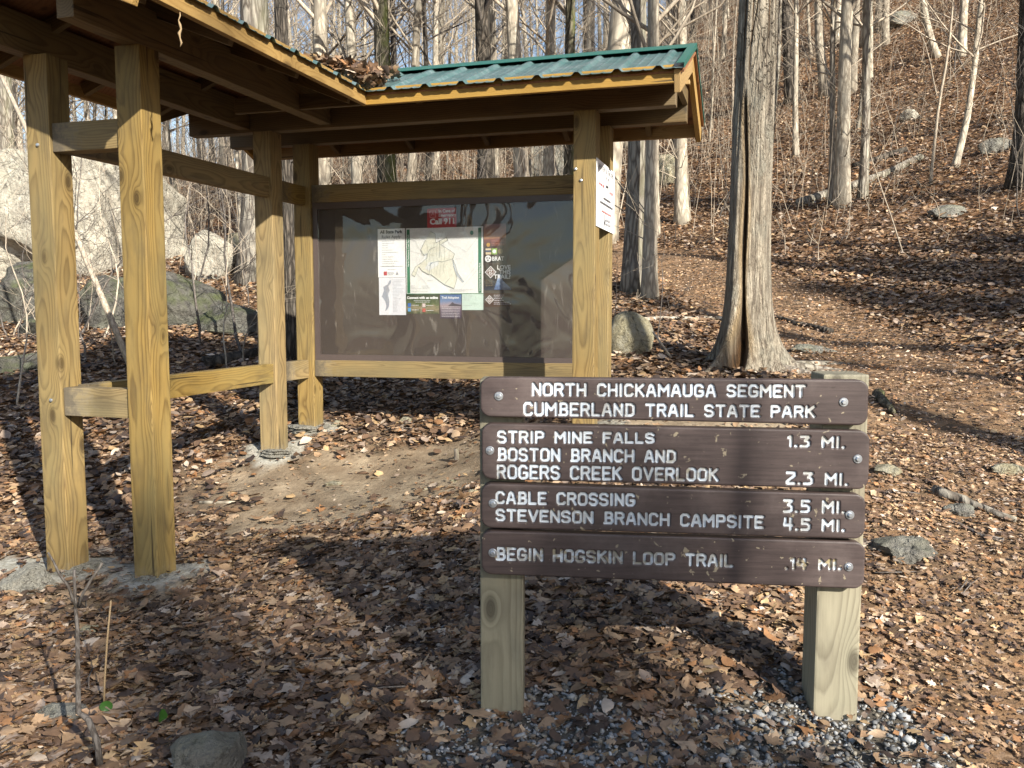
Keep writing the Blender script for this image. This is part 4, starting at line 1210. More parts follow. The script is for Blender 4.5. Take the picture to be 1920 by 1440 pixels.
def scatter_leaves(name, x, y, z, nrm, size, tmpl, flat=0.35, lift=0.02, shade=None, mat=None, stiff=None):
    T_, Fx = tmpl; n = len(x); V = T_.shape[1]
    k = rng.integers(0, len(T_), n)
    yaw = rng.uniform(0, 2 * np.pi, n)
    nz = nrm + rng.normal(0, flat, (n, 3)) * np.array([1, 1, 0.2]); nz[:, 2] = np.abs(nz[:, 2]) + 0.15
    nz /= np.linalg.norm(nz, axis=1, keepdims=True)
    ref = np.stack([np.cos(yaw), np.sin(yaw), np.zeros(n)], -1)
    xa = np.cross(ref, nz); xa /= np.linalg.norm(xa, axis=1, keepdims=True); ya = np.cross(nz, xa)
    flip = rng.choice([1.0, -1.0], n, p=[0.6, 0.4])
    P_ = T_[k] * size[:, None, None]
    W = P_[:, :, 0:1] * xa[:, None] + P_[:, :, 1:2] * ya[:, None] + P_[:, :, 2:3] * (nz * flip[:, None])[:, None]
    W[:, :, 0] += x[:, None]; W[:, :, 1] += y[:, None]; W[:, :, 2] += (z + rng.uniform(0.002, lift, n))[:, None]
    c = PAL[rng.choice(len(PAL), n, p=PALW)] * rng.uniform(0.75, 1.25, n)[:, None]
    if shade is not None: c = c * shade[:, None]
    col = np.repeat(c, V, 0)
    Fa = (Fx[None] + (np.arange(n) * V)[:, None, None]).reshape(-1, 4)
    me = np_mesh(name, W.reshape(-1, 3), Fa, False, col)
    return link(name, me, M['leaf'])


def normals(x, y):
    e = 0.05
    a = (H(x + e, y) - H(x - e, y)) / (2 * e); b = (H(x, y + e) - H(x, y - e)) / (2 * e)
    nn = np.stack([-a, -b, np.ones_like(a)], -1)
    return nn / np.linalg.norm(nn, axis=1, keepdims=True)


def wedge(n, y0, y1, m=0.68, pad=1.7):
    yy = np.sqrt(rng.uniform(y0 * y0, y1 * y1, n)); xx = rng.uniform(-1, 1, n) * (m * yy + pad)
    return xx, yy


def thin(x, y):
    """fewer leaves on trodden earth, round the post feet and on the gravel"""
    k = 1 - 0.965 * m_dirt(x, y); k = k * (1 - 0.9 * m_lime(x, y)) * (1 - 0.72 * m_gravel(x, y))
    return k


def field(name, n, y0, y1, tmpl, s0, s1, lift, label, flat=0.33, gain=1.0):
    x, y = wedge(n, y0, y1)
    keep = rng.uniform(0, 1, n) < (thin(x, y) if 'crumbs' not in name else np.maximum(thin(x, y), 0.12))
    x, y = x[keep], y[keep]
    td = trail_dist(x, y)
    tr = sstep(1.0, 0.6, td)
    k2 = rng.uniform(0, 1, len(x)) < 1.0
    x, y, tr = x[k2], y[k2], tr[k2]
    size = (s0 + (s1 - s0) * rng.beta(1.1, 1.7, len(x))) * (1 - 0.58 * tr)
    o = scatter_leaves(name, x, y, H(x, y), normals(x, y), size, tmpl, flat, lift, gain * (1 + 0.30 * tr) * (1 + 0.20 * wav(x, y, 0.9, 5) + 0.16 * wav(x, y, 2.3, 4)))
    return tag(o, label, 'leaves', kind='stuff')


T1_ = leaf_templates(10, 48, 3); T2_ = leaf_templates(5, 32, 5); T3_ = leaf_templates(3, 12, 8)
field('leaf_litter', 62000, 1.2, 5.2, T1_, 0.025, 0.10, 0.024, 'brown dead leaves covering the near ground', 0.24)
field('leaf_crumbs', 80000, 1.2, 7.0, T3_, 0.010, 0.040, 0.024, 'small broken leaf crumbs over the near ground')
n = 30000; x, y = wedge(n, 2.5, 14.0); td = trail_dist(x, y); k = rng.uniform(0, 1, n) < sstep(1.5, 0.6, td); x, y = x[k], y[k]
tag(scatter_leaves('trail_crumbs', x, y, H(x, y), normals(x, y), rng.uniform(0.015, 0.05, len(x)), T3_, 0.3, 0.02, np.full(len(x), 1.45)), 'trodden leaf crumbs on the trail', 'leaves', kind='stuff')
field('leaf_litter', 66000, 5.2, 13.0, T2_, 0.04, 0.105, 0.05, 'brown dead leaves around and behind the shelter')
field('leaf_litter', 230000, 13.0, 42.0, T3_, 0.05, 0.115, 0.09, 'dead leaves covering the far hillside', 0.45, 1.05)

# heap of leaves caught in the roof valley
n = 900
tt = rng.uniform(0, 1, n) ** 0.8 * 0.80; pp = rng.normal(0, 0.13, n)
u = RU + 0.79 - tt * 0.72 + 0.7 * pp + 0.05; v = RV - 0.79 + tt * 0.72 + 0.7 * pp - 0.05
d1, d2 = np.abs(RV - v), np.abs(u - RU)
ok = (d1 < 0.86) & (d2 < 0.86); u, v, d1, d2 = u[ok], v[ok], d1[ok], d2[ok]
hh = np.maximum(RIDGE - SLOPE * d1, RIDGE - SLOPE * d2) + 0.02 + rng.uniform(0, 1, len(u)) * 0.11 * np.exp(-((d1 - d2) / 0.35) ** 2)
wx, wy = kw(u, v)
o = scatter_leaves('roof_leaves', wx, wy, hh + CZ, np.tile([0, 0, 1.0], (len(u), 1)), rng.uniform(0.05, 0.10, len(u)), T1_, 0.8, 0.03, np.full(len(u), 1.15))
tag(o, 'dead leaves heaped in the roof valley', 'leaves', kind='stuff')
# lit drift of leaves against the split tree
tx = hit(1400, 690)


def gravel():
    ico = bmesh.new(); bmesh.ops.create_icosphere(ico, subdivisions=1, radius=1.0)
    B = np.array([v.co[:] for v in ico.verts]); Fi = np.array([[v.index for v in f.verts] for f in ico.faces]); ico.free()
    n = 26000
    x = rng.uniform(-0.9, 2.2, n); y = rng.uniform(1.9, 3.4, n)
    k = rng.uniform(0, 1, n) < 0.85 * m_gravel(x, y) ** 1.2 + 0.006
    x, y = x[k], y[k]; n = len(x)
    s = 0.0035 + 0.019 * rng.beta(0.9, 4.6, n)
    sc3 = np.stack([rng.uniform(0.7, 1.5, n), rng.uniform(0.6, 1.1, n), rng.uniform(0.45, 0.9, n)], -1)
    V = B[None] * (1 + rng.normal(0, 0.26, (n, len(B), 1))) * sc3[:, None] * s[:, None, None]
    a = rng.uniform(0, 6.28, n); tl = rng.normal(0, 0.5, n)
    c, sn = np.cos(a), np.sin(a)
    X = V[:, :, 0] * c[:, None] - V[:, :, 1] * sn[:, None]; Y = V[:, :, 0] * sn[:, None] + V[:, :, 1] * c[:, None]
    Z = V[:, :, 2] + X * tl[:, None] * 0.5
    W = np.stack([X + x[:, None], Y + y[:, None], Z + (H(x, y) + s * 0.28 + rng.uniform(-0.003, 0.009, n))[:, None]], -1)
    pal = np.array([(0.21, 0.217, 0.22), (0.31, 0.317, 0.32), (0.12, 0.122, 0.123), (0.42, 0.42, 0.41), (0.25, 0.225, 0.18), (0.18, 0.15, 0.115)])
    col = pal[rng.choice(6, n, p=[.28, .22, .18, .06, .13, .13])] * rng.uniform(0.8, 1.2, n)[:, None]
    me = np_mesh('gravel', W.reshape(-1, 3), (Fi[None] + (np.arange(n) * len(B))[:, None, None]).reshape(-1, 3), False, np.repeat(col, len(B), 0))
    tag(link('gravel', me, M['pebble']), 'pale grey gravel round the feet of the trail sign', 'gravel', kind='stuff')


gravel()


# ------------------------------------------------------------------ rocks
def rock(name, px, py, w, d, h, mat, label, seed, Y=None, sink=0.25, rz=0.0, cuts=9, rough=0.05, cat='rock', group=None, sub=4):
    g = np.random.default_rng(seed)
    p = hit(px, py) if Y is None else Vector((ray(px, py).x / ray(px, py).y * Y, Y, 0))
    z = h1(p.x, p.y)
    bm = bmesh.new(); bmesh.ops.create_icosphere(bm, subdivisions=sub, radius=1.0)
    V = np.array([v.co[:] for v in bm.verts])
    lowr = np.sqrt(np.clip(1 - V[:, 2] ** 2, 0.08, 1)); kk = np.where(V[:, 2] < 0, 1 / lowr, 1.0); V[:, 0] *= kk; V[:, 1] *= kk
    for _ in range(cuts):
        n_ = g.normal(0, 1, 3) * np.array([1, 1, 0.8]); n_ /= np.linalg.norm(n_); dd = g.uniform(0.55, 0.85) if n_[2] > -0.3 else 0.95
        q = V @ n_; ov = np.clip(q - dd, 0, None); V = V - ov[:, None] * n_ * 0.96
    f1 = g.uniform(0, 6.28, 12)
    for k, (fr_, am) in enumerate(((2.3, rough), (5.1, rough * 0.6), (11.0, rough * 0.45), (23.0, rough * 0.22))):
        dn = np.sin(V[:, 0] * fr_ + f1[3 * k] + 1.7 * V[:, 1]) + np.sin(V[:, 1] * fr_ + f1[3 * k + 1] + 1.3 * V[:, 2]) + np.sin(V[:, 2] * fr_ + f1[3 * k + 2] + 1.9 * V[:, 0])
        V = V * (1 + am * dn[:, None])
    V = V * np.array([w / 2, d / 2, h / 2])
    for v, c in zip(bm.verts, V): v.co = c
    me = bpy.data.meshes.new(name); bm.to_mesh(me); bm.free()
    me.polygons.foreach_set('use_smooth', [True] * len(me.polygons))
    try: me.set_sharp_from_angle(angle=R(32))
    except Exception: pass
    o = link(name, me, M[mat])
    o.location = (p.x, p.y, z + h / 2 * (1 - 2 * sink)); o.rotation_euler = (0, 0, rz)
    return tag(o, label, cat, group)


rock('boulder', 190, 600, 3.6, 3.2, 3.7, 'rock_pale', 'huge pale lichen covered boulder behind the left end of the shelter', 3, Y=17.0, sink=0.12, cuts=15, rough=0.035, cat='boulder', sub=5)
rock('boulder', 20, 560, 2.6, 2.6, 2.6, 'rock_pale', 'pale boulder at the left edge beside the huge boulder', 14, Y=16.6, sink=0.1, cuts=15, rough=0.035, cat='boulder', sub=5)
rock('boulder', 312, 480, 0.75, 0.8, 1.35, 'rock_pale', 'tall pale standing slab of rock right of the huge boulder', 5, Y=18.0, sink=0.15, cuts=7, rough=0.03, cat='boulder')
rock('boulder', 402, 512, 0.98, 0.9, 0.98, 'rock_pale', 'white blotched square boulder on the leafy bank', 8, Y=15.4, sink=0.2, cuts=10, rough=0.03, cat='boulder')
rock('boulder', 462, 470, 0.8, 0.8, 0.6, 'rock_tan', 'low flat topped boulder behind the square white boulder', 18, Y=18.5, sink=0.2, cuts=9, cat='boulder')
rock('boulder', 335, 640, 1.15, 1.0, 0.85, 'rock_moss_shaded', 'rounded mossy boulder sunk in the leaves behind the second post', 21, Y=11.2, sink=0.22, cuts=6, cat='boulder')
rock('boulder', 205, 560, 1.0, 0.9, 0.9, 'rock_moss_shaded', 'dark grey boulder in shade under the huge boulder', 23, Y=13.0, sink=0.2, cuts=7, cat='boulder')
rock('boulder', 60, 520, 1.6, 1.2, 1.0, 'rock_moss_shaded', 'moss green boulder left of the leftmost post', 25, Y=13.5, sink=0.2, cuts=8, cat='boulder')
rock('rock', 75, 610, 0.75, 0.6, 0.4, 'rock_moss_shaded', 'low mossy rock in front of the moss green boulder', 27, Y=11.0, cuts=7)
rock('rock', 40, 690, 0.5, 0.4, 0.26, 'rock_moss_shaded', 'small mossy rock near the left edge', 28, Y=8.6, cuts=7)
rock('rock', 440, 625, 0.95, 0.6, 0.5, 'rock_moss_shaded', 'wide mossy ledge of rock below the leafy bank', 29, Y=10.6, sink=0.3, cuts=8)
rock('boulder', 1180, 650, 0.42, 0.42, 0.44, 'rock_tan', 'yellowish angular rock beside the right end of the notice board', 33, Y=7.9, sink=0.14, cuts=12, rough=0.02)
rock('rock', 1690, 1040, 0.30, 0.20, 0.10, 'rock_grey', 'flat grey rock set in the trail right of the sign', 36, sink=0.3, cuts=9, rough=0.06)
rock('rock', 402, 1452, 0.27, 0.22, 0.16, 'rock_grey', 'dark grey rock at the bottom edge of the view', 38, Y=2.42, sink=0.2, cuts=10, rough=0.03)
rock('rock', 110, 1345, 0.22, 0.09, 0.06, 'rock_grey', 'long thin lichened stone among leaves near the twig', 39, sink=0.3, cuts=6)
rock('rock', 1520, 660, 0.55, 0.3, 0.12, 'rock_grey', 'flat stone half buried in the trail behind the split tree', 40, sink=0.35, cuts=8)
rock('rock', 1660, 890, 0.16, 0.12, 0.06, 'rock_tan', 'small tan stone on the trail beside the sign', 41, cuts=8)
rock('rock', 1800, 965, 0.14, 0.1, 0.06, 'rock_grey', 'small grey stone on the trail near the right edge', 42, cuts=8)
rock('rock', 1890, 890, 0.17, 0.1, 0.07, 'rock_tan', 'tan stone at the right edge of the trail', 43, cuts=8)
rock('rock', 1770, 405, 0.75, 0.5, 0.25, 'rock_grey', 'dark flat rock low on the hillside', 45, cuts=8)
rock('rock', 1870, 285, 0.7, 0.6, 0.35, 'rock_grey', 'shaded grey rock beside the tree at the right edge', 46, cuts=8)
rock('rock', 1705, 225, 0.5, 0.4, 0.35, 'rock_pale', 'small pale rock midway up the hillside', 47, cuts=9)
rock('rock', 1690, 45, 1.2, 1.0, 0.6, 'rock_grey', 'grey boulder high on the hillside', 48, cuts=9)
rock('boulder', 1025, 345, 2.6, 2.0, 2.2, 'rock_grey', 'grey rock outcrop seen above the notice board', 50, cuts=10, cat='boulder')
rock('boulder', 1245, 345, 1.1, 1.0, 1.0, 'rock_tan', 'tan rock between the grey trunks right of the shelter', 51, cuts=10, cat='boulder')
for i, (px, py, w, lb) in enumerate(((625, 910, 0.13, 'thin pale flake of stone lying on the bare earth'), (795, 921, 0.045, 'small cream stone on the bare earth, left of a pair'), (850, 905, 0.045, 'small cream stone near the stub of wood'),
                                     (887, 925, 0.055, 'tan stone lying against the sign on bare earth'), (760, 795, 0.12, 'brown lump of earth and stone under the notice board'), (632, 800, 0.10, 'brown stone at the foot of the corner post'),
                                     (170, 1190, 0.09, 'pale stone in leaves before the leftmost post'), (490, 1010, 0.05, 'small grey stone in leaves near the corner posts'))):
    rock('stone', px, py, w, w * 0.7, w * (0.25 if i == 0 else 0.55), 'rock_tan', lb, 60 + i, cuts=9, sub=3, cat='stone', rz=0.5 if i == 0 else 0.1 * i)
cxy = kw(-0.42, -WD - 0.02)
o = rock('concrete_lump', 60, 1100, 0.30, 0.22, 0.15, 'concrete', 'rough lump of pale concrete left of the leftmost post', 71, sink=0.3, cuts=6, rough=0.07, cat='concrete')
for k, lb in (('P1', 'crumbly pale concrete footing round the leftmost post'), ('P2', 'crumbly pale concrete footing round the second post'), ('P3', 'crumbly pale concrete footing round the near corner post'),
              ('P4', 'crumbly pale concrete footing round the far corner post'), ('P5', 'crumbly pale concrete footing behind the trail sign')):
    x, y = kw(*POSTS[k])
    o = rock('concrete_footing', 960, 800, 0.33, 0.29, 0.07, 'concrete', lb, 80 + int(k[1]), Y=5, sink=0.35, cuts=7, rough=0.13, cat='footing', group='concrete footings of the shelter posts')
    o.location = (x, y, h1(x, y) - 0.008); o.rotation_euler = (0, 0, -PHI + 0.3 * int(k[1]))


# ------------------------------------------------------------------ trees
def branch(mb, p, d, ln, r, level, g, sides, droop=0.0):
    n = 6 if level > 1 else 4
    pts = [p.copy()]; q = p.copy(); dd = d.copy()
    for i in range(n):
        dd = (dd + Vector((g.normal(0, 0.16), g.normal(0, 0.16), g.normal(0.06, 0.12)))).normalized()
        q = q + dd * (ln / n); pts.append(q.copy())
    rad = [max(0.0022, r * (1 - 0.85 * i / n)) for i in range(n + 1)]
    mb.tube(pts, rad, sides if level > 1 else 3, cap=False)
    if level <= 0: return
    k = int(g.integers(3, 6))
    for _ in range(k):
        i = int(g.integers(1, n + 1)); a = g.uniform(0, 6.28)
        side = Vector((math.cos(a), math.sin(a), g.uniform(-0.2, 0.7)))
        nd = (pts[i] - pts[i - 1]).normalized() * 0.75 + side * 0.75; nd.normalize()
        branch(mb, pts[i], nd, ln * g.uniform(0.35, 0.6), rad[i] * 0.62, level - 1, g, sides)


def tree_meshes(seed, Ht, r0, first, nb, levels=2, wob=0.05, sides=10, low=6, flare=0.5):
    """trunk and crown meshes of one bare tree"""
    g = np.random.default_rng(seed)
    n = 18; pts, rad = [], []; x = y = 0.0; ax0, ay0 = g.normal(0, wob), g.normal(0, wob)
    for i in range(n + 1):
        t = i / n; z = Ht * t ** 1.25
        pts.append(Vector((x, y, z - 0.25 if i == 0 else z)))
        rad.append(r0 * (1 - 0.86 * t ** 1.1) * (1 + flare * math.exp(-z / (r0 * 2.2))))
        step = Ht / n; ax0 = ax0 * 0.8 + g.normal(0, wob * 0.6); ay0 = ay0 * 0.8 + g.normal(0, wob * 0.6)
        x += ax0 * step * 0.5; y += ay0 * step * 0.5
    tm = MB(); tm.tube(pts, rad, sides)
    cm = MB()
    for k in range(nb + low):
        hgt = g.uniform(first, Ht * 0.97) if k >= low else g.uniform(1.5, first)
        i = max(1, min(n, int(n * (hgt / Ht) ** 0.8)))
        p = pts[i - 1].lerp(pts[i], g.uniform(0, 1))
        a = g.uniform(0, 6.28); el = g.uniform(0.3, 1.0)
        d = Vector((math.cos(a) * math.cos(el), math.sin(a) * math.cos(el), math.sin(el)))
        ln = (Ht - hgt) * g.uniform(0.28, 0.48) + 0.7 if k >= low else g.uniform(0.6, 1.8)
        branch(cm, p, d, ln, rad[i] * (0.36 if k >= low else 0.10), levels if k >= low else 1, g, 4)
    return tm.mesh('trunk', True), cm.mesh('crown', True)


TM = {'slender': tree_meshes(11, 15, 0.10, 4.0, 26), 'tall': tree_meshes(12, 20, 0.17, 5.0, 26, wob=0.03), 'crooked': tree_meshes(13, 13, 0.09, 3.0, 26, wob=0.11),
      'pole': tree_meshes(14, 14, 0.055, 4.0, 20, wob=0.05, sides=7), 'stout': tree_meshes(15, 21, 0.26, 7.0, 20, wob=0.03, sides=16, flare=0.7),
      'leaning': tree_meshes(16, 15, 0.12, 4.0, 24, wob=0.08), 'clean': tree_meshes(18, 19, 0.17, 10.5, 16, wob=0.03, low=0), 'thin': tree_meshes(17, 9, 0.032, 2.2, 14, wob=0.07, sides=6)}
R0 = {'slender': 0.10, 'tall': 0.17, 'crooked': 0.09, 'pole': 0.055, 'stout': 0.26, 'leaning': 0.12, 'clean': 0.17, 'thin': 0.032}
MESHES = {}


def tree(kind, bark, x, y, diam, label, group=None, lean=(0, 0), rz=0.0, hs=None, name='bare_tree', sink=0.05):
    key = (kind, bark)
    if key not in MESHES:
        a, b = TM[kind][0].copy(), TM[kind][1].copy()
        a.materials.append(M[bark]); b.materials.append(M['twig'] if bark != 'bark_dark' else M['stem_grey'])
        MESHES[key] = (a, b)
    e = empty(name, (x, y, h1(x, y) - sink), label, 'tree', group)
    s = diam / (2 * R0[kind]); e.scale = (s, s, hs if hs else max(0.7, min(1.35, s)))
    e.rotation_euler = (lean[1], lean[0], rz)
    for nm, me in zip(('trunk', 'crown'), MESHES[key]): link(nm, me, None, e)
    return e


def tree_px(kind, bark, px, py, wpx, label, lean=0.0, rz=0.0, hs=None, Y=None, group=None):
    p = hit(px, py) if Y is None else Vector((ray(px, py).x / ray(px, py).y * Y, Y, 0))
    return tree(kind, bark, p.x, p.y, wpx / F * p.y, label, group, (lean, 0), rz, hs)


tree_px('tall', 'bark_grey', 1186, 548, 37, 'grey brown trunk just right of the shelter, left of a close pair', 0.005, 0.4)
tree_px('tall', 'bark_pale', 1219, 560, 28, 'bright pale trunk just right of the shelter, right of a close pair', 0.02, 1.3)
tree_px('tall', 'bark_pale', 1279, 420, 25, 'pale grey trunk with a mossy foot left of the split tree', 0.012, 2.2)
tree_px('tall', 'bark_pale', 1578, 388, 27, 'straight pale grey trunk, thickest of the cluster right of the split tree', -0.002, 3.3)
tree_px('slender', 'bark_grey', 1557, 385, 13, 'slim brown trunk touching the straight pale grey trunk', -0.006, 4.0)
tree_px('slender', 'bark_pale', 1596, 175, 16, 'pale trunk with flared foot behind the straight pale grey trunk', 0.0, 5.0)
tree_px('crooked', 'bark_pale', 1785, 316, 13, 'thin whitish curved tree on the hillside at right', 0.01, 0.8)
tree_px('thin', 'twig', 1746, 345, 6, 'very thin bent pale sapling left of the whitish curved tree', -0.02, 2.8)
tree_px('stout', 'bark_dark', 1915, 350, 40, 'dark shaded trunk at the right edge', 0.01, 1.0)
tree_px('tall', 'bark_pale', 1660, 85, 14, 'pale tree high on the hillside above the log', 0, 1.9)
tree_px('slender', 'bark_pale', 1632, 150, 9, 'slim pale tree left of the pale tree high on the hillside', 0, 2.9)
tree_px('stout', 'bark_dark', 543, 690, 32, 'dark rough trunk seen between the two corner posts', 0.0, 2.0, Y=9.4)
tree_px('stout', 'bark_grey', 487, 520, 62, 'thick grey brown trunk rising behind the roof at the left', 0.012, 3.0, Y=15.0)
tree_px('tall', 'bark_pale', 607, 470, 32, 'bright cream trunk rising behind the roof valley', -0.01, 4.1, Y=19.0)
tree_px('tall', 'bark_pale', 672, 450, 23, 'cream trunk leaning left beside the dark mossy trunk', -0.03, 0.2, Y=22.0)
tree_px('stout', 'bark_moss', 726, 470, 38, 'dark mossy trunk rising behind the leaf heap on the roof', -0.015, 1.5, Y=18.0)
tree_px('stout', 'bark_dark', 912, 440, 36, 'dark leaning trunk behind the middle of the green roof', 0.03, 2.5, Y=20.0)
tree_px('tall', 'bark_pale', 985, 430, 31, 'pale trunk leaning right beside the dark leaning trunk', 0.055, 3.5, Y=20.0)
tree_px('leaning', 'bark_moss', 1062, 420, 24, 'slanting mossy yellow trunk above the green roof', -0.045, 4.5, Y=22.0)
tree_px('stout', 'bark_grey', 22, 500, 34, 'grey trunk above the pale boulder at the left edge', 0.0, 5.2, Y=21.0)
tree_px('tall', 'bark_dark', 805, 430, 13, 'thin dark trunk right of the dark mossy trunk', -0.012, 0.9, Y=26.0)
tree_px('tall', 'bark_dark', 740, 440, 15, 'thin dark leaning trunk right behind the dark mossy trunk', -0.04, 2.1, Y=28.0)

GB = 'bare trees filling the wood behind the shelter'
LB_ = 'slender bare tree standing among many in the wood behind the shelter'
GH = 'thin bare trees scattered on the right hand hillside'
LH = 'thin bare tree among several on the hillside right of the split tree'
placed = []
kinds = list(TM)


def far_from(x, y, d):
    for a, b in placed:
        if (a - x) ** 2 + (b - y) ** 2 < d * d: return False
    return True


cnt = 0; tries = 0
g = np.random.default_rng(99)
while cnt < 285 and tries < 8000:
    tries += 1
    y = math.sqrt(g.uniform(17 ** 2, 82 ** 2)); x = g.uniform(-0.74, 0.42) * y
    px = 960 + F * x / y
    if px < 420 and y < 26: continue
    if not far_from(x, y, 0.9): continue
    k = g.choice(['slender', 'tall', 'crooked', 'pole', 'leaning', 'tall', 'pole', 'thin', 'slender'])
    b = g.choice(['bark_pale', 'bark_pale', 'bark_pale', 'bark_grey', 'bark_dark', 'bark_pale'])
    placed.append((x, y)); cnt += 1
    tree(k, b, x, y, 2 * R0[k] * g.uniform(0.75, 1.5), LB_, GB, (g.normal(0, 0.035), g.normal(0, 0.03)), g.uniform(0, 6.28), g.uniform(0.85, 1.3))
cnt = 0; tries = 0
while cnt < 58 and tries < 4000:
    tries += 1
    y = math.sqrt(g.uniform(15 ** 2, 62 ** 2)); x = g.uniform(0.2, 0.72) * y
    px = 960 + F * x / y
    if y < 27 and 960 + F * x / y > 1420: continue
    if y < 22 and g.uniform() < 0.5: continue
    if not far_from(x, y, 1.3): continue
    k = g.choice(['thin', 'pole', 'slender', 'thin', 'crooked', 'thin'])
    b = g.choice(['bark_pale', 'bark_grey', 'twig', 'bark_pale'])
    placed.append((x, y)); cnt += 1
    tree(k, b, x, y, 2 * R0[k] * g.uniform(0.7, 1.4), LH, GH, (g.normal(0, 0.04), g.normal(0, 0.03)), g.uniform(0, 6.28), g.uniform(0.7, 1.1))
# trees round and behind the viewpoint: they shade the ground in bands and show in the plastic pane
for i, (x, y, d, k) in enumerate([(5.6, 1.0, 0.30, 'tall'), (7.6, 2.6, 0.28, 'tall'), (9.0, 5.2, 0.34, 'stout'), (10.5, -3.5, 0.3, 'tall'), (4.4, -4.9, 0.07, 'thin'), (5.3, -4.1, 0.075, 'thin'), (3.3, -3.4, 0.05, 'thin'),
                                  (14.0, -7.0, 0.3, 'tall'), (13, 1.5, 0.35, 'stout'), (16, -14, 0.3, 'tall'), (10, -17, 0.34, 'stout'), (-3, -7, 0.3, 'tall'), (-7, -4, 0.35, 'stout'), (-1, -12, 0.3, 'tall'),
                                  (3, -15, 0.35, 'stout'), (-9, -12, 0.3, 'tall'), (-5, -18, 0.3, 'tall'), (6, -22, 0.3, 'tall'), (0.5, -20, 0.3, 'tall'), (13, 9.5, 0.24, 'tall'), (15.5, 13, 0.3, 'tall'), (-9.5, 6, 0.3, 'tall'), (-12, 12, 0.35, 'stout'),
                                  (20, -4, 0.3, 'tall'), (22, 4, 0.3, 'tall'), (18, -24, 0.34, 'stout'), (25, -16, 0.34, 'stout'), (2.5, -9.5, 0.22, 'slender'), (6.0, -13.5, 0.24, 'leaning')]):
    tree('thin' if k == 'thin' else 'clean', 'bark_grey' if i % 3 else 'bark_pale', x, y, d, 'bare forest tree standing behind the viewpoint out of the picture', 'trees around the viewpoint', (0, 0), i * 1.1, 1.0)

def pine(x, y, top, label, seed):
    g = np.random.default_rng(seed); z0 = h1(x, y); Ht = top - z0
    e = empty('shade_pine', (x, y, z0), label, 'tree', 'trees around the viewpoint')
    mb = MB(); mb.tube([(0, 0, -0.2), (0, 0, Ht * 0.5), (0, 0, Ht)], [0.22, 0.14, 0.01], 10); mb.build('trunk', M['bark_dark'], e, True)
    V, Fq_ = [], []
    for w in range(46):
        zc = Ht * (0.45 + 0.55 * (w / 45) ** 0.9); rad = 0.28 * (Ht - zc) + 0.18; nb_ = 7
        for k in range(nb_):
            a = 6.2832 * k / nb_ + w * 0.7 + g.normal(0, 0.2); ln = min(rad, 2.4) * g.uniform(0.6, 1.1)
            m = int(17 * ln) + 4
            tt = g.uniform(0.1, 1, m) * ln
            P0 = np.stack([np.cos(a) * tt, np.sin(a) * tt, zc - 0.25 * tt + g.normal(0, 0.06, m)], -1) + g.normal(0, 0.10, (m, 3))
            d1 = g.normal(0, 1, (m, 3)); d1 /= np.linalg.norm(d1, axis=1, keepdims=True); d2 = np.cross(d1, g.normal(0, 1, (m, 3))); d2 /= np.linalg.norm(d2, axis=1, keepdims=True)
            for p_, a_, b_ in zip(P0, d1 * 0.10, d2 * 0.035):
                n = len(V); V += [p_ - a_ - b_, p_ + a_ - b_, p_ + a_ + b_, p_ - a_ + b_]; Fq_.append((n, n + 1, n + 2, n + 3))
    link('crown', np_mesh('crown', np.array(V), np.array(Fq_)), M['needles'], e)


M['needles'] = plain('pine_needles', (0.05, 0.075, 0.025), 0.6)
for i, (pp_, qq, t_) in enumerate(((-3.4, 3.6, 40), (-1.9, 3.7, 42), (-0.5, 3.2, 39), (0.8, 2.5, 41), (1.75, 1.75, 38), (9.6, 5.3, 33), (10.8, 5.8, 35), (12.0, 5.5, 33), (13.3, 6.0, 36), (14.8, 6.6, 34))):  # unseen pines added and sized to shade the foreground and right bank
    a_ = -t_ + 3
    pine(pp_ * 0.829 - a_ * 0.559, pp_ * 0.559 + a_ * 0.829, qq - 0.4986 * a_ * 1.0, 'unseen tall pine added far behind the viewpoint to cast shade', 300 + i)

# thin saplings of the understorey
GS = 'leafless saplings in the understorey'
LS = 'leafless waist to head high sapling in the understorey of the wood'


def sapling_mesh(seed, ht, r, nb):
    g = np.random.default_rng(seed); mb = MB(); p = Vector((0, 0, -0.05)); pts = [p.copy()]; d = Vector((g.normal(0, .08), g.normal(0, .08), 1))
    for i in range(9):
        d = (d + Vector((g.normal(0, 0.13), g.normal(0, 0.13), 0.25))).normalized(); p = p + d * ht / 9; pts.append(p.copy())
    rad = [max(0.002, r * (1 - 0.85 * i / 9)) for i in range(10)]
    mb.tube(pts, rad, 5, cap=False)
    for _ in range(nb):
        i = int(g.integers(2, 10)); a = g.uniform(0, 6.28); el = g.uniform(0.1, 1.0)
        branch(mb, pts[i], Vector((math.cos(a) * math.cos(el), math.sin(a) * math.cos(el), math.sin(el))), ht * g.uniform(0.15, 0.4), rad[i] * 0.6, 1, g, 4)
    return mb.mesh('bare_sapling', True)


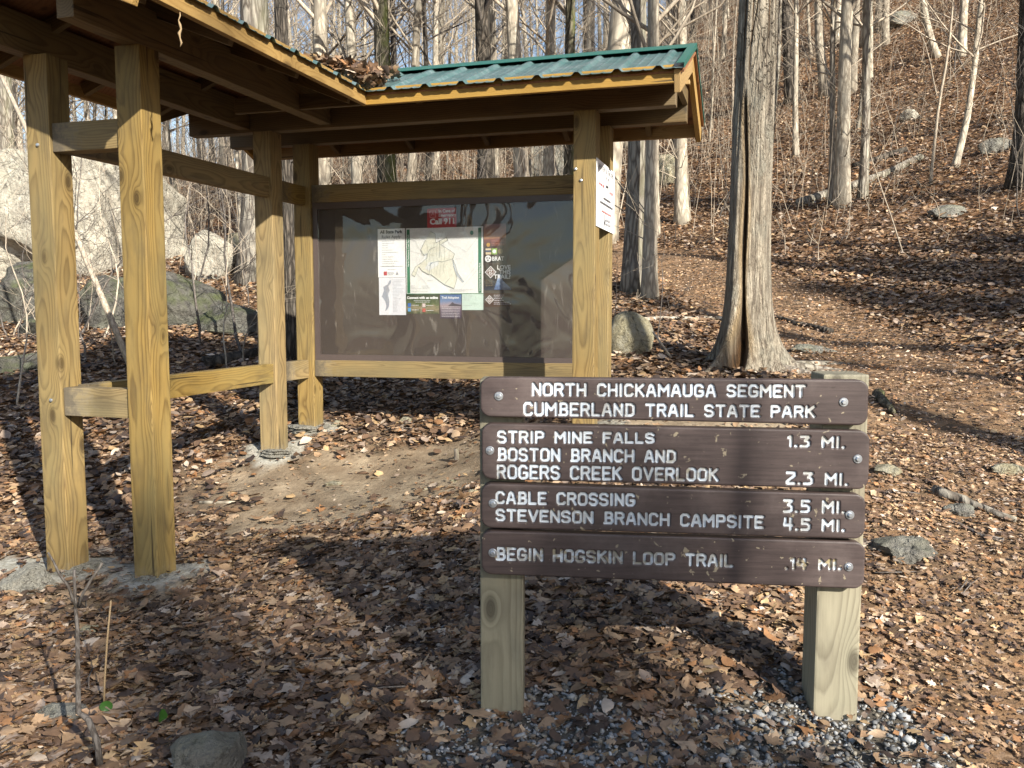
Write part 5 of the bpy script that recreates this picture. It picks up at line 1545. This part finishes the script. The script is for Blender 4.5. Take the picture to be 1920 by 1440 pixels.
SPM = []
for i in range(7):
    for m_ in ('twig', 'stem_grey'):
        me = sapling_mesh(200 + i, 1.0 + 0.45 * i, 0.006 + 0.0016 * i, 6 + i); me.materials.append(M[m_]); SPM.append(me)
cnt = 0
while cnt < 170:
    y = math.sqrt(g.uniform(9.5 ** 2, 36 ** 2)); x = g.uniform(-0.72, 0.72) * y
    if trail_dist(np.array(x), np.array(y)) < 1.1: continue
    px = 960 + F * x / y
    if 540 < px < 1120 and y < 15: continue
    o = link('bare_sapling', SPM[int(g.integers(0, len(SPM)))], None)
    o.location = (x, y, h1(x, y)); o.rotation_euler = (g.normal(0, 0.12), g.normal(0, 0.12), g.uniform(0, 6.28)); s = g.uniform(0.8, 1.5); o.scale = (s, s, s)
    tag(o, LS, 'sapling', GS); cnt += 1
for px, py, k, s, lb in ((1235, 640, 3, 0.75, 'wiry leafless shrub behind the yellowish rock by the shelter'), (150, 700, 5, 0.7, 'dark branching stem seen left of the leftmost post'), (425, 690, 4, 0.8, 'thin dark stem seen between the second post and the corner posts'),
                     (30, 760, 6, 0.8, 'tangled leafless stem at the left edge'), (190, 640, 8, 0.8, 'pale straggling stem between the two near posts'), (1150, 640, 2, 0.6, 'short wiry stem touching the right end post')):
    p = hit(px, py); o = link('bare_shrub', SPM[k], None); o.location = (p.x, p.y, p.z); o.scale = (s * 1.3, s * 1.3, s); tag(o, lb, 'shrub')


g = np.random.default_rng(77)
for i in range(12):
    px, py = g.uniform(-20, 480), g.uniform(600, 690); p = hit(px, py)
    o = link('bare_sapling', SPM[int(g.integers(0, 12))], None); s = g.uniform(0.8, 1.4)
    o.location = p; o.rotation_euler = (g.normal(0, 0.2), g.normal(0, 0.2), g.uniform(0, 6.28)); o.scale = (s * 1.2, s * 1.2, s * 0.8)
    tag(o, 'wiry leafless shrub among the boulders behind the left wing of the shelter', 'shrub', 'wiry shrubs among the boulders')


def brush():
    """the grey haze of uncountable twigs and whips low in the wood"""
    g = np.random.default_rng(5); mb = MB(); n = 10500
    Y = np.sqrt(g.uniform(12 ** 2, 75 ** 2, n)); X = g.uniform(-0.72, 0.72, n) * Y
    dn = g.uniform(0, 1, n) < np.where(X / Y > 0.38, 0.5, 1.0)
    k = (trail_dist(X, Y) > 1.3) & dn & ~((Y < 22) & (X / Y < -0.18) & (g.uniform(0, 1, n) < 0.6)); X, Y = X[k], Y[k]; Z = H(X, Y)
    for x, y, z in zip(X, Y, Z):
        ht = g.uniform(0.5, 2.2) if g.uniform() < 0.6 else g.uniform(2.0, 5.5)
        if x / y > 0.25: ht *= 0.5
        a = g.uniform(0, 6.28); arch = g.uniform(0.1, 1.0) * ht * (1 if g.uniform() < 0.65 else 0.25)
        p = Vector((x, y, z)); pts = []
        for w in (0, 0.35, 0.7, 1.0):
            pts.append(p + Vector((math.cos(a) * arch * w * w + g.normal(0, 0.04), math.sin(a) * arch * w * w + g.normal(0, 0.04), ht * (w - 0.25 * arch / ht * w * w * w) - 0.03)))
        r = g.uniform(0.0025, 0.006) * (1 + y / 40)
        mb.tube(pts, [r, r * 0.8, r * 0.6, r * 0.35], 3, cap=False)
        for _ in range(int(g.integers(1, 4))):
            b = pts[int(g.integers(1, 3))]; a2 = g.uniform(0, 6.28); l2 = ht * g.uniform(0.2, 0.45)
            mb.tube([b, b + Vector((math.cos(a2) * l2 * 0.4, math.sin(a2) * l2 * 0.4, l2 * 0.3)), b + Vector((math.cos(a2) * l2 * 0.7, math.sin(a2) * l2 * 0.7, l2 * 0.8))], [r * 0.55, r * 0.45, r * 0.25], 3, cap=False)
    tag(mb.build('undergrowth', M['twig'], None, True), 'grey brown tangle of bare twigs and whips on the forest floor', 'undergrowth', kind='stuff')
    mb = MB(); n = 1500
    X, Y = wedge(n, 1.5, 12.0); k = m_dirt(X, Y) < 0.9; X, Y = X[k], Y[k]; Z = H(X, Y)
    for x, y, z in zip(X, Y, Z):
        a = g.uniform(0, 6.28); l = g.uniform(0.04, 0.22); r = g.uniform(0.0012, 0.0032); z += g.uniform(0.012, 0.04)
        d = Vector((math.cos(a) * l, math.sin(a) * l, g.normal(0, 0.06) * l)); p = Vector((x, y, z))
        mb.tube([p - d * 0.5, p + Vector((g.normal(0, 0.006), g.normal(0, 0.006), 0.004)), p + d * 0.5], [r, r * 0.9, r * 0.6], 4)
    tag(mb.build('twig_litter', M['stem_grey'], None, True), 'small broken twigs lying among the leaves', 'twigs', kind='stuff')


brush()


# the split tree by the trail
def split_tree():
    c = hit(1398, 694); Y = c.y
    nt_, nz_ = 220, 230
    Hh = 9.0
    th = np.linspace(0, 2 * np.pi, nt_, endpoint=False); zz = np.concatenate([np.linspace(-0.25, 4.2, nz_ - 25), np.linspace(4.3, Hh, 25)])
    TH, Z = np.meshgrid(th, zz)
    r0 = 0.5 * 76 / F * Y
    zp = np.maximum(Z, 0)
    fl = 0.95 * np.exp(-zp / 0.17) + 0.26 * np.exp(-zp / 0.6)
    roots = np.clip(1 + 0.55 * np.cos(3 * TH + 0.5) + 0.40 * np.cos(5 * TH - 1.0) + 0.25 * np.cos(9 * TH + 2.0), 0.15, 2.2)
    r = r0 * (1 - 0.035 * zp) * (1 + fl * roots)
    thc = -math.pi / 2 - 0.60                                   # the cleft faces the path
    def dth(a): return (TH - a + np.pi) % (2 * np.pi) - np.pi
    dc = dth(thc + 0.16 * np.sin(Z * 1.5 + 0.4) + 0.05 * np.sin(Z * 5.0))
    slit = sstep(2.30, 2.08, Z)
    wid = 0.065 + 0.015 * np.sin(Z * 7.0) + 0.15 * np.exp(-((Z - 0.10) / 0.30) ** 2) + 0.03 * np.exp(-((Z - 1.3) / 0.6) ** 2)
    cav = slit * np.exp(-(dc / wid) ** 4)
    r = r * (1 + 0.07 * np.exp(-((np.abs(dc) - 0.6) / 0.4) ** 2) * slit)
    r = r * (1 - (0.24 + 0.24 * np.exp(-zp / 0.5)) * cav)
    seam = sstep(2.2, 2.5, Z) * np.exp(-(dth(thc + 0.22 * np.sin(Z * 2.6) + 0.08 * np.sin(Z * 9)) / 0.035) ** 2)
    r = r * (1 - 0.05 * seam)
    # ridged and plated bark
    g = np.random.default_rng(4); rid = np.zeros_like(r)
    for k in range(26):
        m = int(g.integers(7, 44)); rid += g.uniform(0.3, 1) / (1 + m * 0.03) * np.cos(m * TH + g.uniform(0, 6.28) + 1.6 * np.sin(Z * g.uniform(0.6, 2.6) + g.uniform(0, 6.28)))
    rid /= 5.0
    up = sstep(1.4, 2.6, Z)
    r = r * (1 + 0.032 * rid + up * 0.035 * (np.clip(rid, -0.6, 0.25)))
    cx = 0.012 * Z - 0.008 * np.sin(Z * 1.1); cy = 0.01 * np.sin(Z)
    V = np.stack([cx + r * np.cos(TH), cy + r * np.sin(TH), Z], -1).reshape(-1, 3)
    ix = np.arange(nt_ * nz_).reshape(nz_, nt_)
    nx = np.roll(ix, -1, 1)
    Q = np.stack([ix[:-1], nx[:-1], nx[1:], ix[1:]], -1).reshape(-1, 4)
    crack = np.clip(seam + up * sstep(-0.35, -0.75, rid), 0, 1)
    wood = slit * np.exp(-(dc / (wid * 2.4)) ** 4) * (1 - cav) * sstep(0.0, 0.3, Z)
    me = np_mesh('trunk', V, Q, True, attrs={'cav': np.maximum(cav, crack).ravel(), 'wood': wood.ravel()})
    m, nt, b = new_mat('split_tree_bark')
    v = mapping(nt, (1, 1, 0.22))
    n1 = noise(nt, v, 22, 6, 0.65, 0.8)
    col = ramp(nt, n1, [(0.28, (0.26, 0.22, 0.17)), (0.5, (0.45, 0.395, 0.31)), (0.72, (0.62, 0.555, 0.45))])
    vo = N(nt, 'ShaderNodeTexVoronoi', feature='DISTANCE_TO_EDGE'); vo.inputs['Scale'].default_value = 13
    wv = N(nt, 'ShaderNodeVectorMath', operation='ADD'); L(nt, mapping(nt, (1, 1, 0.09)), wv.inputs[0])
    nz = N(nt, 'ShaderNodeTexNoise'); nz.inputs['Scale'].default_value = 9; nz.inputs['Detail'].default_value = 5; L(nt, mapping(nt, (1, 1, 0.5)), nz.inputs['Vector'])
    s2 = N(nt, 'ShaderNodeVectorMath', operation='SCALE'); s2.inputs['Scale'].default_value = 0.22; L(nt, nz.outputs['Color'], s2.inputs[0]); L(nt, s2.outputs[0], wv.inputs[1]); L(nt, wv.outputs[0], vo.inputs['Vector'])
    sz = N(nt, 'ShaderNodeSeparateXYZ'); L(nt, mapping(nt, (1, 1, 1)), sz.inputs[0]); hiz = ramp(nt, math_(nt, 'MULTIPLY', sz.outputs[2], 0.25), [(0.38, (0.12, 0.12, 0.12)), (0.6, (1, 1, 1))])
    fis = ramp(nt, vo.outputs['Distance'], [(0.0, (0, 0, 0)), (0.12, (1, 1, 1))])
    col = mix(nt, math_(nt, 'MULTIPLY', math_(nt, 'MULTIPLY', math_(nt, 'SUBTRACT', 1.0, fis), ramp(nt, noise(nt, mapping(nt, (1, 1, 0.4)), 3.5, 4), [(0.5, (0, 0, 0)), (0.62, (1, 1, 1))])), math_(nt, 'MULTIPLY', hiz, 0.75)), col, (0.10, 0.08, 0.063))
    fv = noise(nt, mapping(nt, (1, 1, 0.05)), 48, 5, 0.7, 0.6)
    col = mix(nt, math_(nt, 'MULTIPLY', ramp(nt, fv, [(0.42, (1, 1, 1)), (0.54, (0, 0, 0))]), 0.75), col, (0.115, 0.09, 0.07))
    hgt = math_(nt, 'MULTIPLY_ADD', fv, 1.6, math_(nt, 'MULTIPLY_ADD', math_(nt, 'MULTIPLY', fis, hiz), 0.9, n1))
    lich = ramp(nt, noise(nt, mapping(nt, (1, 1, 0.6)), 5, 5, 0.65), [(0.5, (0, 0, 0)), (0.65, (1, 1, 1))])
    col = mix(nt, math_(nt, 'MULTIPLY', lich, 0.4), col, (0.37, 0.37, 0.31))
    wd = N(nt, 'ShaderNodeAttribute', attribute_name='wood').outputs['Fac']
    cv = N(nt, 'ShaderNodeAttribute', attribute_name='cav').outputs['Fac']
    col = mix(nt, math_(nt, 'MULTIPLY', wd, 0.85), col, (0.40, 0.29, 0.16))
    col = mix(nt, cv, col, ramp(nt, n1, [(0.35, (0.03, 0.02, 0.013)), (0.65, (0.15, 0.08, 0.035))]))
    L(nt, col, b.inputs['Base Color']); b.inputs['Roughness'].default_value = 0.9; b.inputs['Specular IOR Level'].default_value = 0.15
    bump(nt, hgt, b, 1.0, 0.05)
    e = empty('split_tree', (c.x, c.y, c.z), 'large pale barked tree with a dark split up its trunk beside the trail', 'tree')
    o = link('trunk', me, m, e)
    cm = MB(); gg = np.random.default_rng(31)
    for k in range(14):
        h = gg.uniform(5.2, 8.8); a = gg.uniform(0, 6.28); el = gg.uniform(0.5, 1.2)
        branch(cm, Vector((0.012 * h, 0, h)), Vector((math.cos(a) * math.cos(el), math.sin(a) * math.cos(el), math.sin(el))), gg.uniform(2, 4.5), 0.05, 2, gg, 5)
    cm.build('crown', M['twig'], e, True)
    rt = MB()
    for a, l, rr in ((-0.35, 0.9, 0.075), (-0.75, 0.55, 0.06), (0.1, 1.2, 0.055), (-2.6, 0.5, 0.06)):
        pts = []
        for q in np.linspace(0, 1, 8):
            x, y = math.cos(a + 0.25 * math.sin(3 * q)) * (r0 * 1.1 + l * q), math.sin(a + 0.25 * math.sin(3 * q)) * (r0 * 1.1 + l * q)
            pts.append((x, y, h1(c.x + x, c.y + y) - c.z + 0.05 * (1 - q) - 0.05 * q))
        rt.tube(pts, [rr * (1 - 0.75 * q) for q in np.linspace(0, 1, 8)], 9)
        rt.build('root', M['bark_grey'], e, True); rt = MB()
    return e


split_tree()


# ------------------------------------------------------------------ logs, roots, sticks
def stick(name, pts, r0, r1, mat, label, cat, sides=8, group=None):
    mb = MB(); n = len(pts)
    mb.tube(pts, [r0 + (r1 - r0) * i / (n - 1) for i in range(n)], sides)
    return tag(mb.build(name, M[mat], None, True), label, cat, group)


def gpts(pp, lift):
    out = []
    for q, (px, py) in enumerate(pp):
        p = hit(px, py); out.append(p + Vector((0, 0, lift if not hasattr(lift, '__len__') else lift[q])))
    return out


def seg(a, b, n, r, wob=0.01):
    """a stick lying along the ground from a to b"""
    out = []
    for i in range(n):
        q = a.lerp(b, i / (n - 1)); out.append(Vector((q.x + random.gauss(0, wob), q.y + random.gauss(0, wob), h1(q.x, q.y) + r * 0.6)))
    return out


stick('fallen_log', seg(hit(1500, 388), hit(1725, 300), 9, 0.11, 0.03), 0.12, 0.08, 'bark_grey', 'long fallen log slanting up the hillside behind the straight pale trunk', 'log', 10)
stick('fallen_log', seg(hit(1600, 318), hit(1700, 285), 6, 0.09, 0.03), 0.1, 0.07, 'bark_dark', 'short dark fallen log above the long fallen log', 'log', 10)
stick('fallen_log', seg(hit(380, 690), hit(500, 665), 6, 0.07, 0.02), 0.08, 0.06, 'bark_dark', 'dark log lying behind the lower left rail', 'log', 10)
stick('fallen_log', seg(hit(1150, 606), hit(1350, 600), 6, 0.03, 0.01), 0.035, 0.02, 'bark_pale', 'pale thin log on the ground behind the yellowish rock', 'log', 8)
stick('root', seg(hit(1640, 745), hit(1672, 780), 6, 0.03, 0.01), 0.045, 0.02, 'bark_moss', 'mossy root knuckle beside the right sign post', 'root', 9)
stick('root', seg(hit(1750, 930), hit(1900, 985), 7, 0.03, 0.015), 0.03, 0.015, 'bark_grey', 'tree root crossing the trail at the right', 'root', 8)
stick('root', seg(hit(1560, 625), hit(1440, 590), 7, 0.03, 0.015), 0.04, 0.02, 'bark_dark', 'dark root behind the split tree', 'root', 8)
p = hit(1262, 676); q = p + Vector((-0.16, 0.1, 0.24))
stick('stick', [p, p.lerp(q, 0.5), q], 0.012, 0.010, 'twig', 'pale peeled stick leaning in the leaves left of the split tree', 'stick', 7)
p = hit(856, 866)
stick('stub', [p - Vector((0, 0, 0.03)), p + Vector((0, 0, 0.045)), p + Vector((-0.004, 0, 0.085))], 0.017, 0.015, 'bark_grey', 'short cut stub of wood standing on the bare earth', 'stub', 9)
stick('stick', seg(hit(805, 832), hit(835, 815), 4, 0.006), 0.006, 0.004, 'twig', 'thin twig on the bare earth left of the stub', 'stick', 6)
stick('stick', seg(hit(655, 1322), hit(845, 1318), 6, 0.009, 0.004), 0.011, 0.009, 'bark_pale', 'pale lichened stick lying left of the sign post', 'stick', 7)
stick('stick', seg(hit(375, 945), hit(440, 945), 5, 0.01, 0.004), 0.012, 0.009, 'bark_pale', 'pale stick in the leaves between the near and corner posts', 'stick', 7)
stick('stick', seg(hit(345, 1130), hit(360, 1105), 4, 0.008, 0.002), 0.009, 0.007, 'twig', 'short stick in front of the second post', 'stick', 7)
stick('stick', seg(hit(1880, 1020), hit(1760, 975), 5, 0.01, 0.01), 0.012, 0.006, 'stem_grey', 'dark twig across the trail near the right edge', 'stick', 7)
p = hit(250, 700); r_ = rayY(18, 168, p.y + 1.5)
stick('dead_limb', [Vector((p.x, p.y, p.z)), p.lerp(r_, 0.45) + Vector((0.03, 0, 0)), r_ + Vector((-0.5, 0.2, 0.9))], 0.035, 0.02, 'twig', 'bare dead limb leaning behind the leftmost post', 'limb', 7)

# the little forked twig, a dry stalk and two green leaves in the left foreground
b = Vector((rayY(188, 1440, 2.44).x, 2.44, 0)); b.z = h1(b.x, b.y) - 0.02
tw = empty('forked_seedling', b, 'grey forked seedling twig in the left foreground', 'seedling')
def rel(px, py, Y): return rayY(px, py, Y) - b
mb = MB(); mb.tube([Vector((0.002, 0, 0)), rel(182, 1390, 2.43), rel(166, 1350, 2.43), rel(147, 1335, 2.44), rel(146, 1250, 2.44), rel(145, 1180, 2.45), rel(141, 1130, 2.45), rel(139, 1068, 2.46)],
        [0.0105, 0.0095, 0.009, 0.0085, 0.0065, 0.006, 0.0048, 0.004], 8); mb.build('stem', M['stem_grey'], tw, True)
for pts in (((143, 1140), (128, 1098), (112, 1078), (100, 1052), (90, 1036)), ((147, 1138), (156, 1112), (172, 1085), (192, 1056))):
    mb = MB(); mb.tube([rel(x, y, 2.45 - 0.01 * i) for i, (x, y) in enumerate(pts)], [0.0048 - 0.0005 * i for i in range(len(pts))], 7); mb.build('branch', M['stem_grey'], tw, True)
p = hit(195, 1335)
stick('dry_stalk', [p, rayY(196, 1280, p.y), rayY(201, 1200, p.y), rayY(208, 1126, p.y)], 0.004, 0.003, 'straw', 'straight straw coloured dry stalk right of the forked seedling', 'stalk', 6)
for px, py, lb, rz in ((201, 1345, 'round green leaf beside the forked seedling', 0.3), (303, 1358, 'green lobed leaf near the dark rock', 1.2)):
    p = hit(px, py + 8); mb = MB(); ring = []
    e = empty('green_leaf', p, lb, 'leaf', 'green leaves', rz)
    c = mb.v; mb.v.append((0, 0, 0.035)); n = 14
    for k in range(n):
        a = 6.2832 * k / n; rr = 0.02 * (1 + 0.25 * math.cos(a)) * (1 + (0.18 * math.cos(3 * a) if rz > 1 else 0))
        mb.v.append((rr * math.sin(a), -0.006 + 0.3 * rr * math.cos(2 * a) * 0.3, 0.037 + rr * math.cos(a) * 0.9))
    for k in range(n): mb.f.append((0, 1 + k, 1 + (k + 1) % n))
    mb.build('blade', M['green_leaf'], e, True)
    mb = MB(); mb.tube([(0, 0, -0.02), (0.002, 0, 0.02)], 0.0014, 5); mb.build('leaf_stalk', M['straw'], e)
# strand of dried leaf bits hanging from the eave
mb = MB(); p0 = K(0.965, -2.72, FA - 0.05)
mb.tube([p0 + Vector((0.004 * math.sin(i * 2.1), 0.003 * math.cos(i * 1.7), -0.018 * i)) for i in range(9)], [0.0015, 0.003, 0.002, 0.006, 0.004, 0.007, 0.003, 0.005, 0.001], 6)
o = mb.build('dried_strand', M['straw'], None, True); o.matrix_world = K4
tag(o, 'pale dried strand hanging from the roof edge at upper left', 'strand')
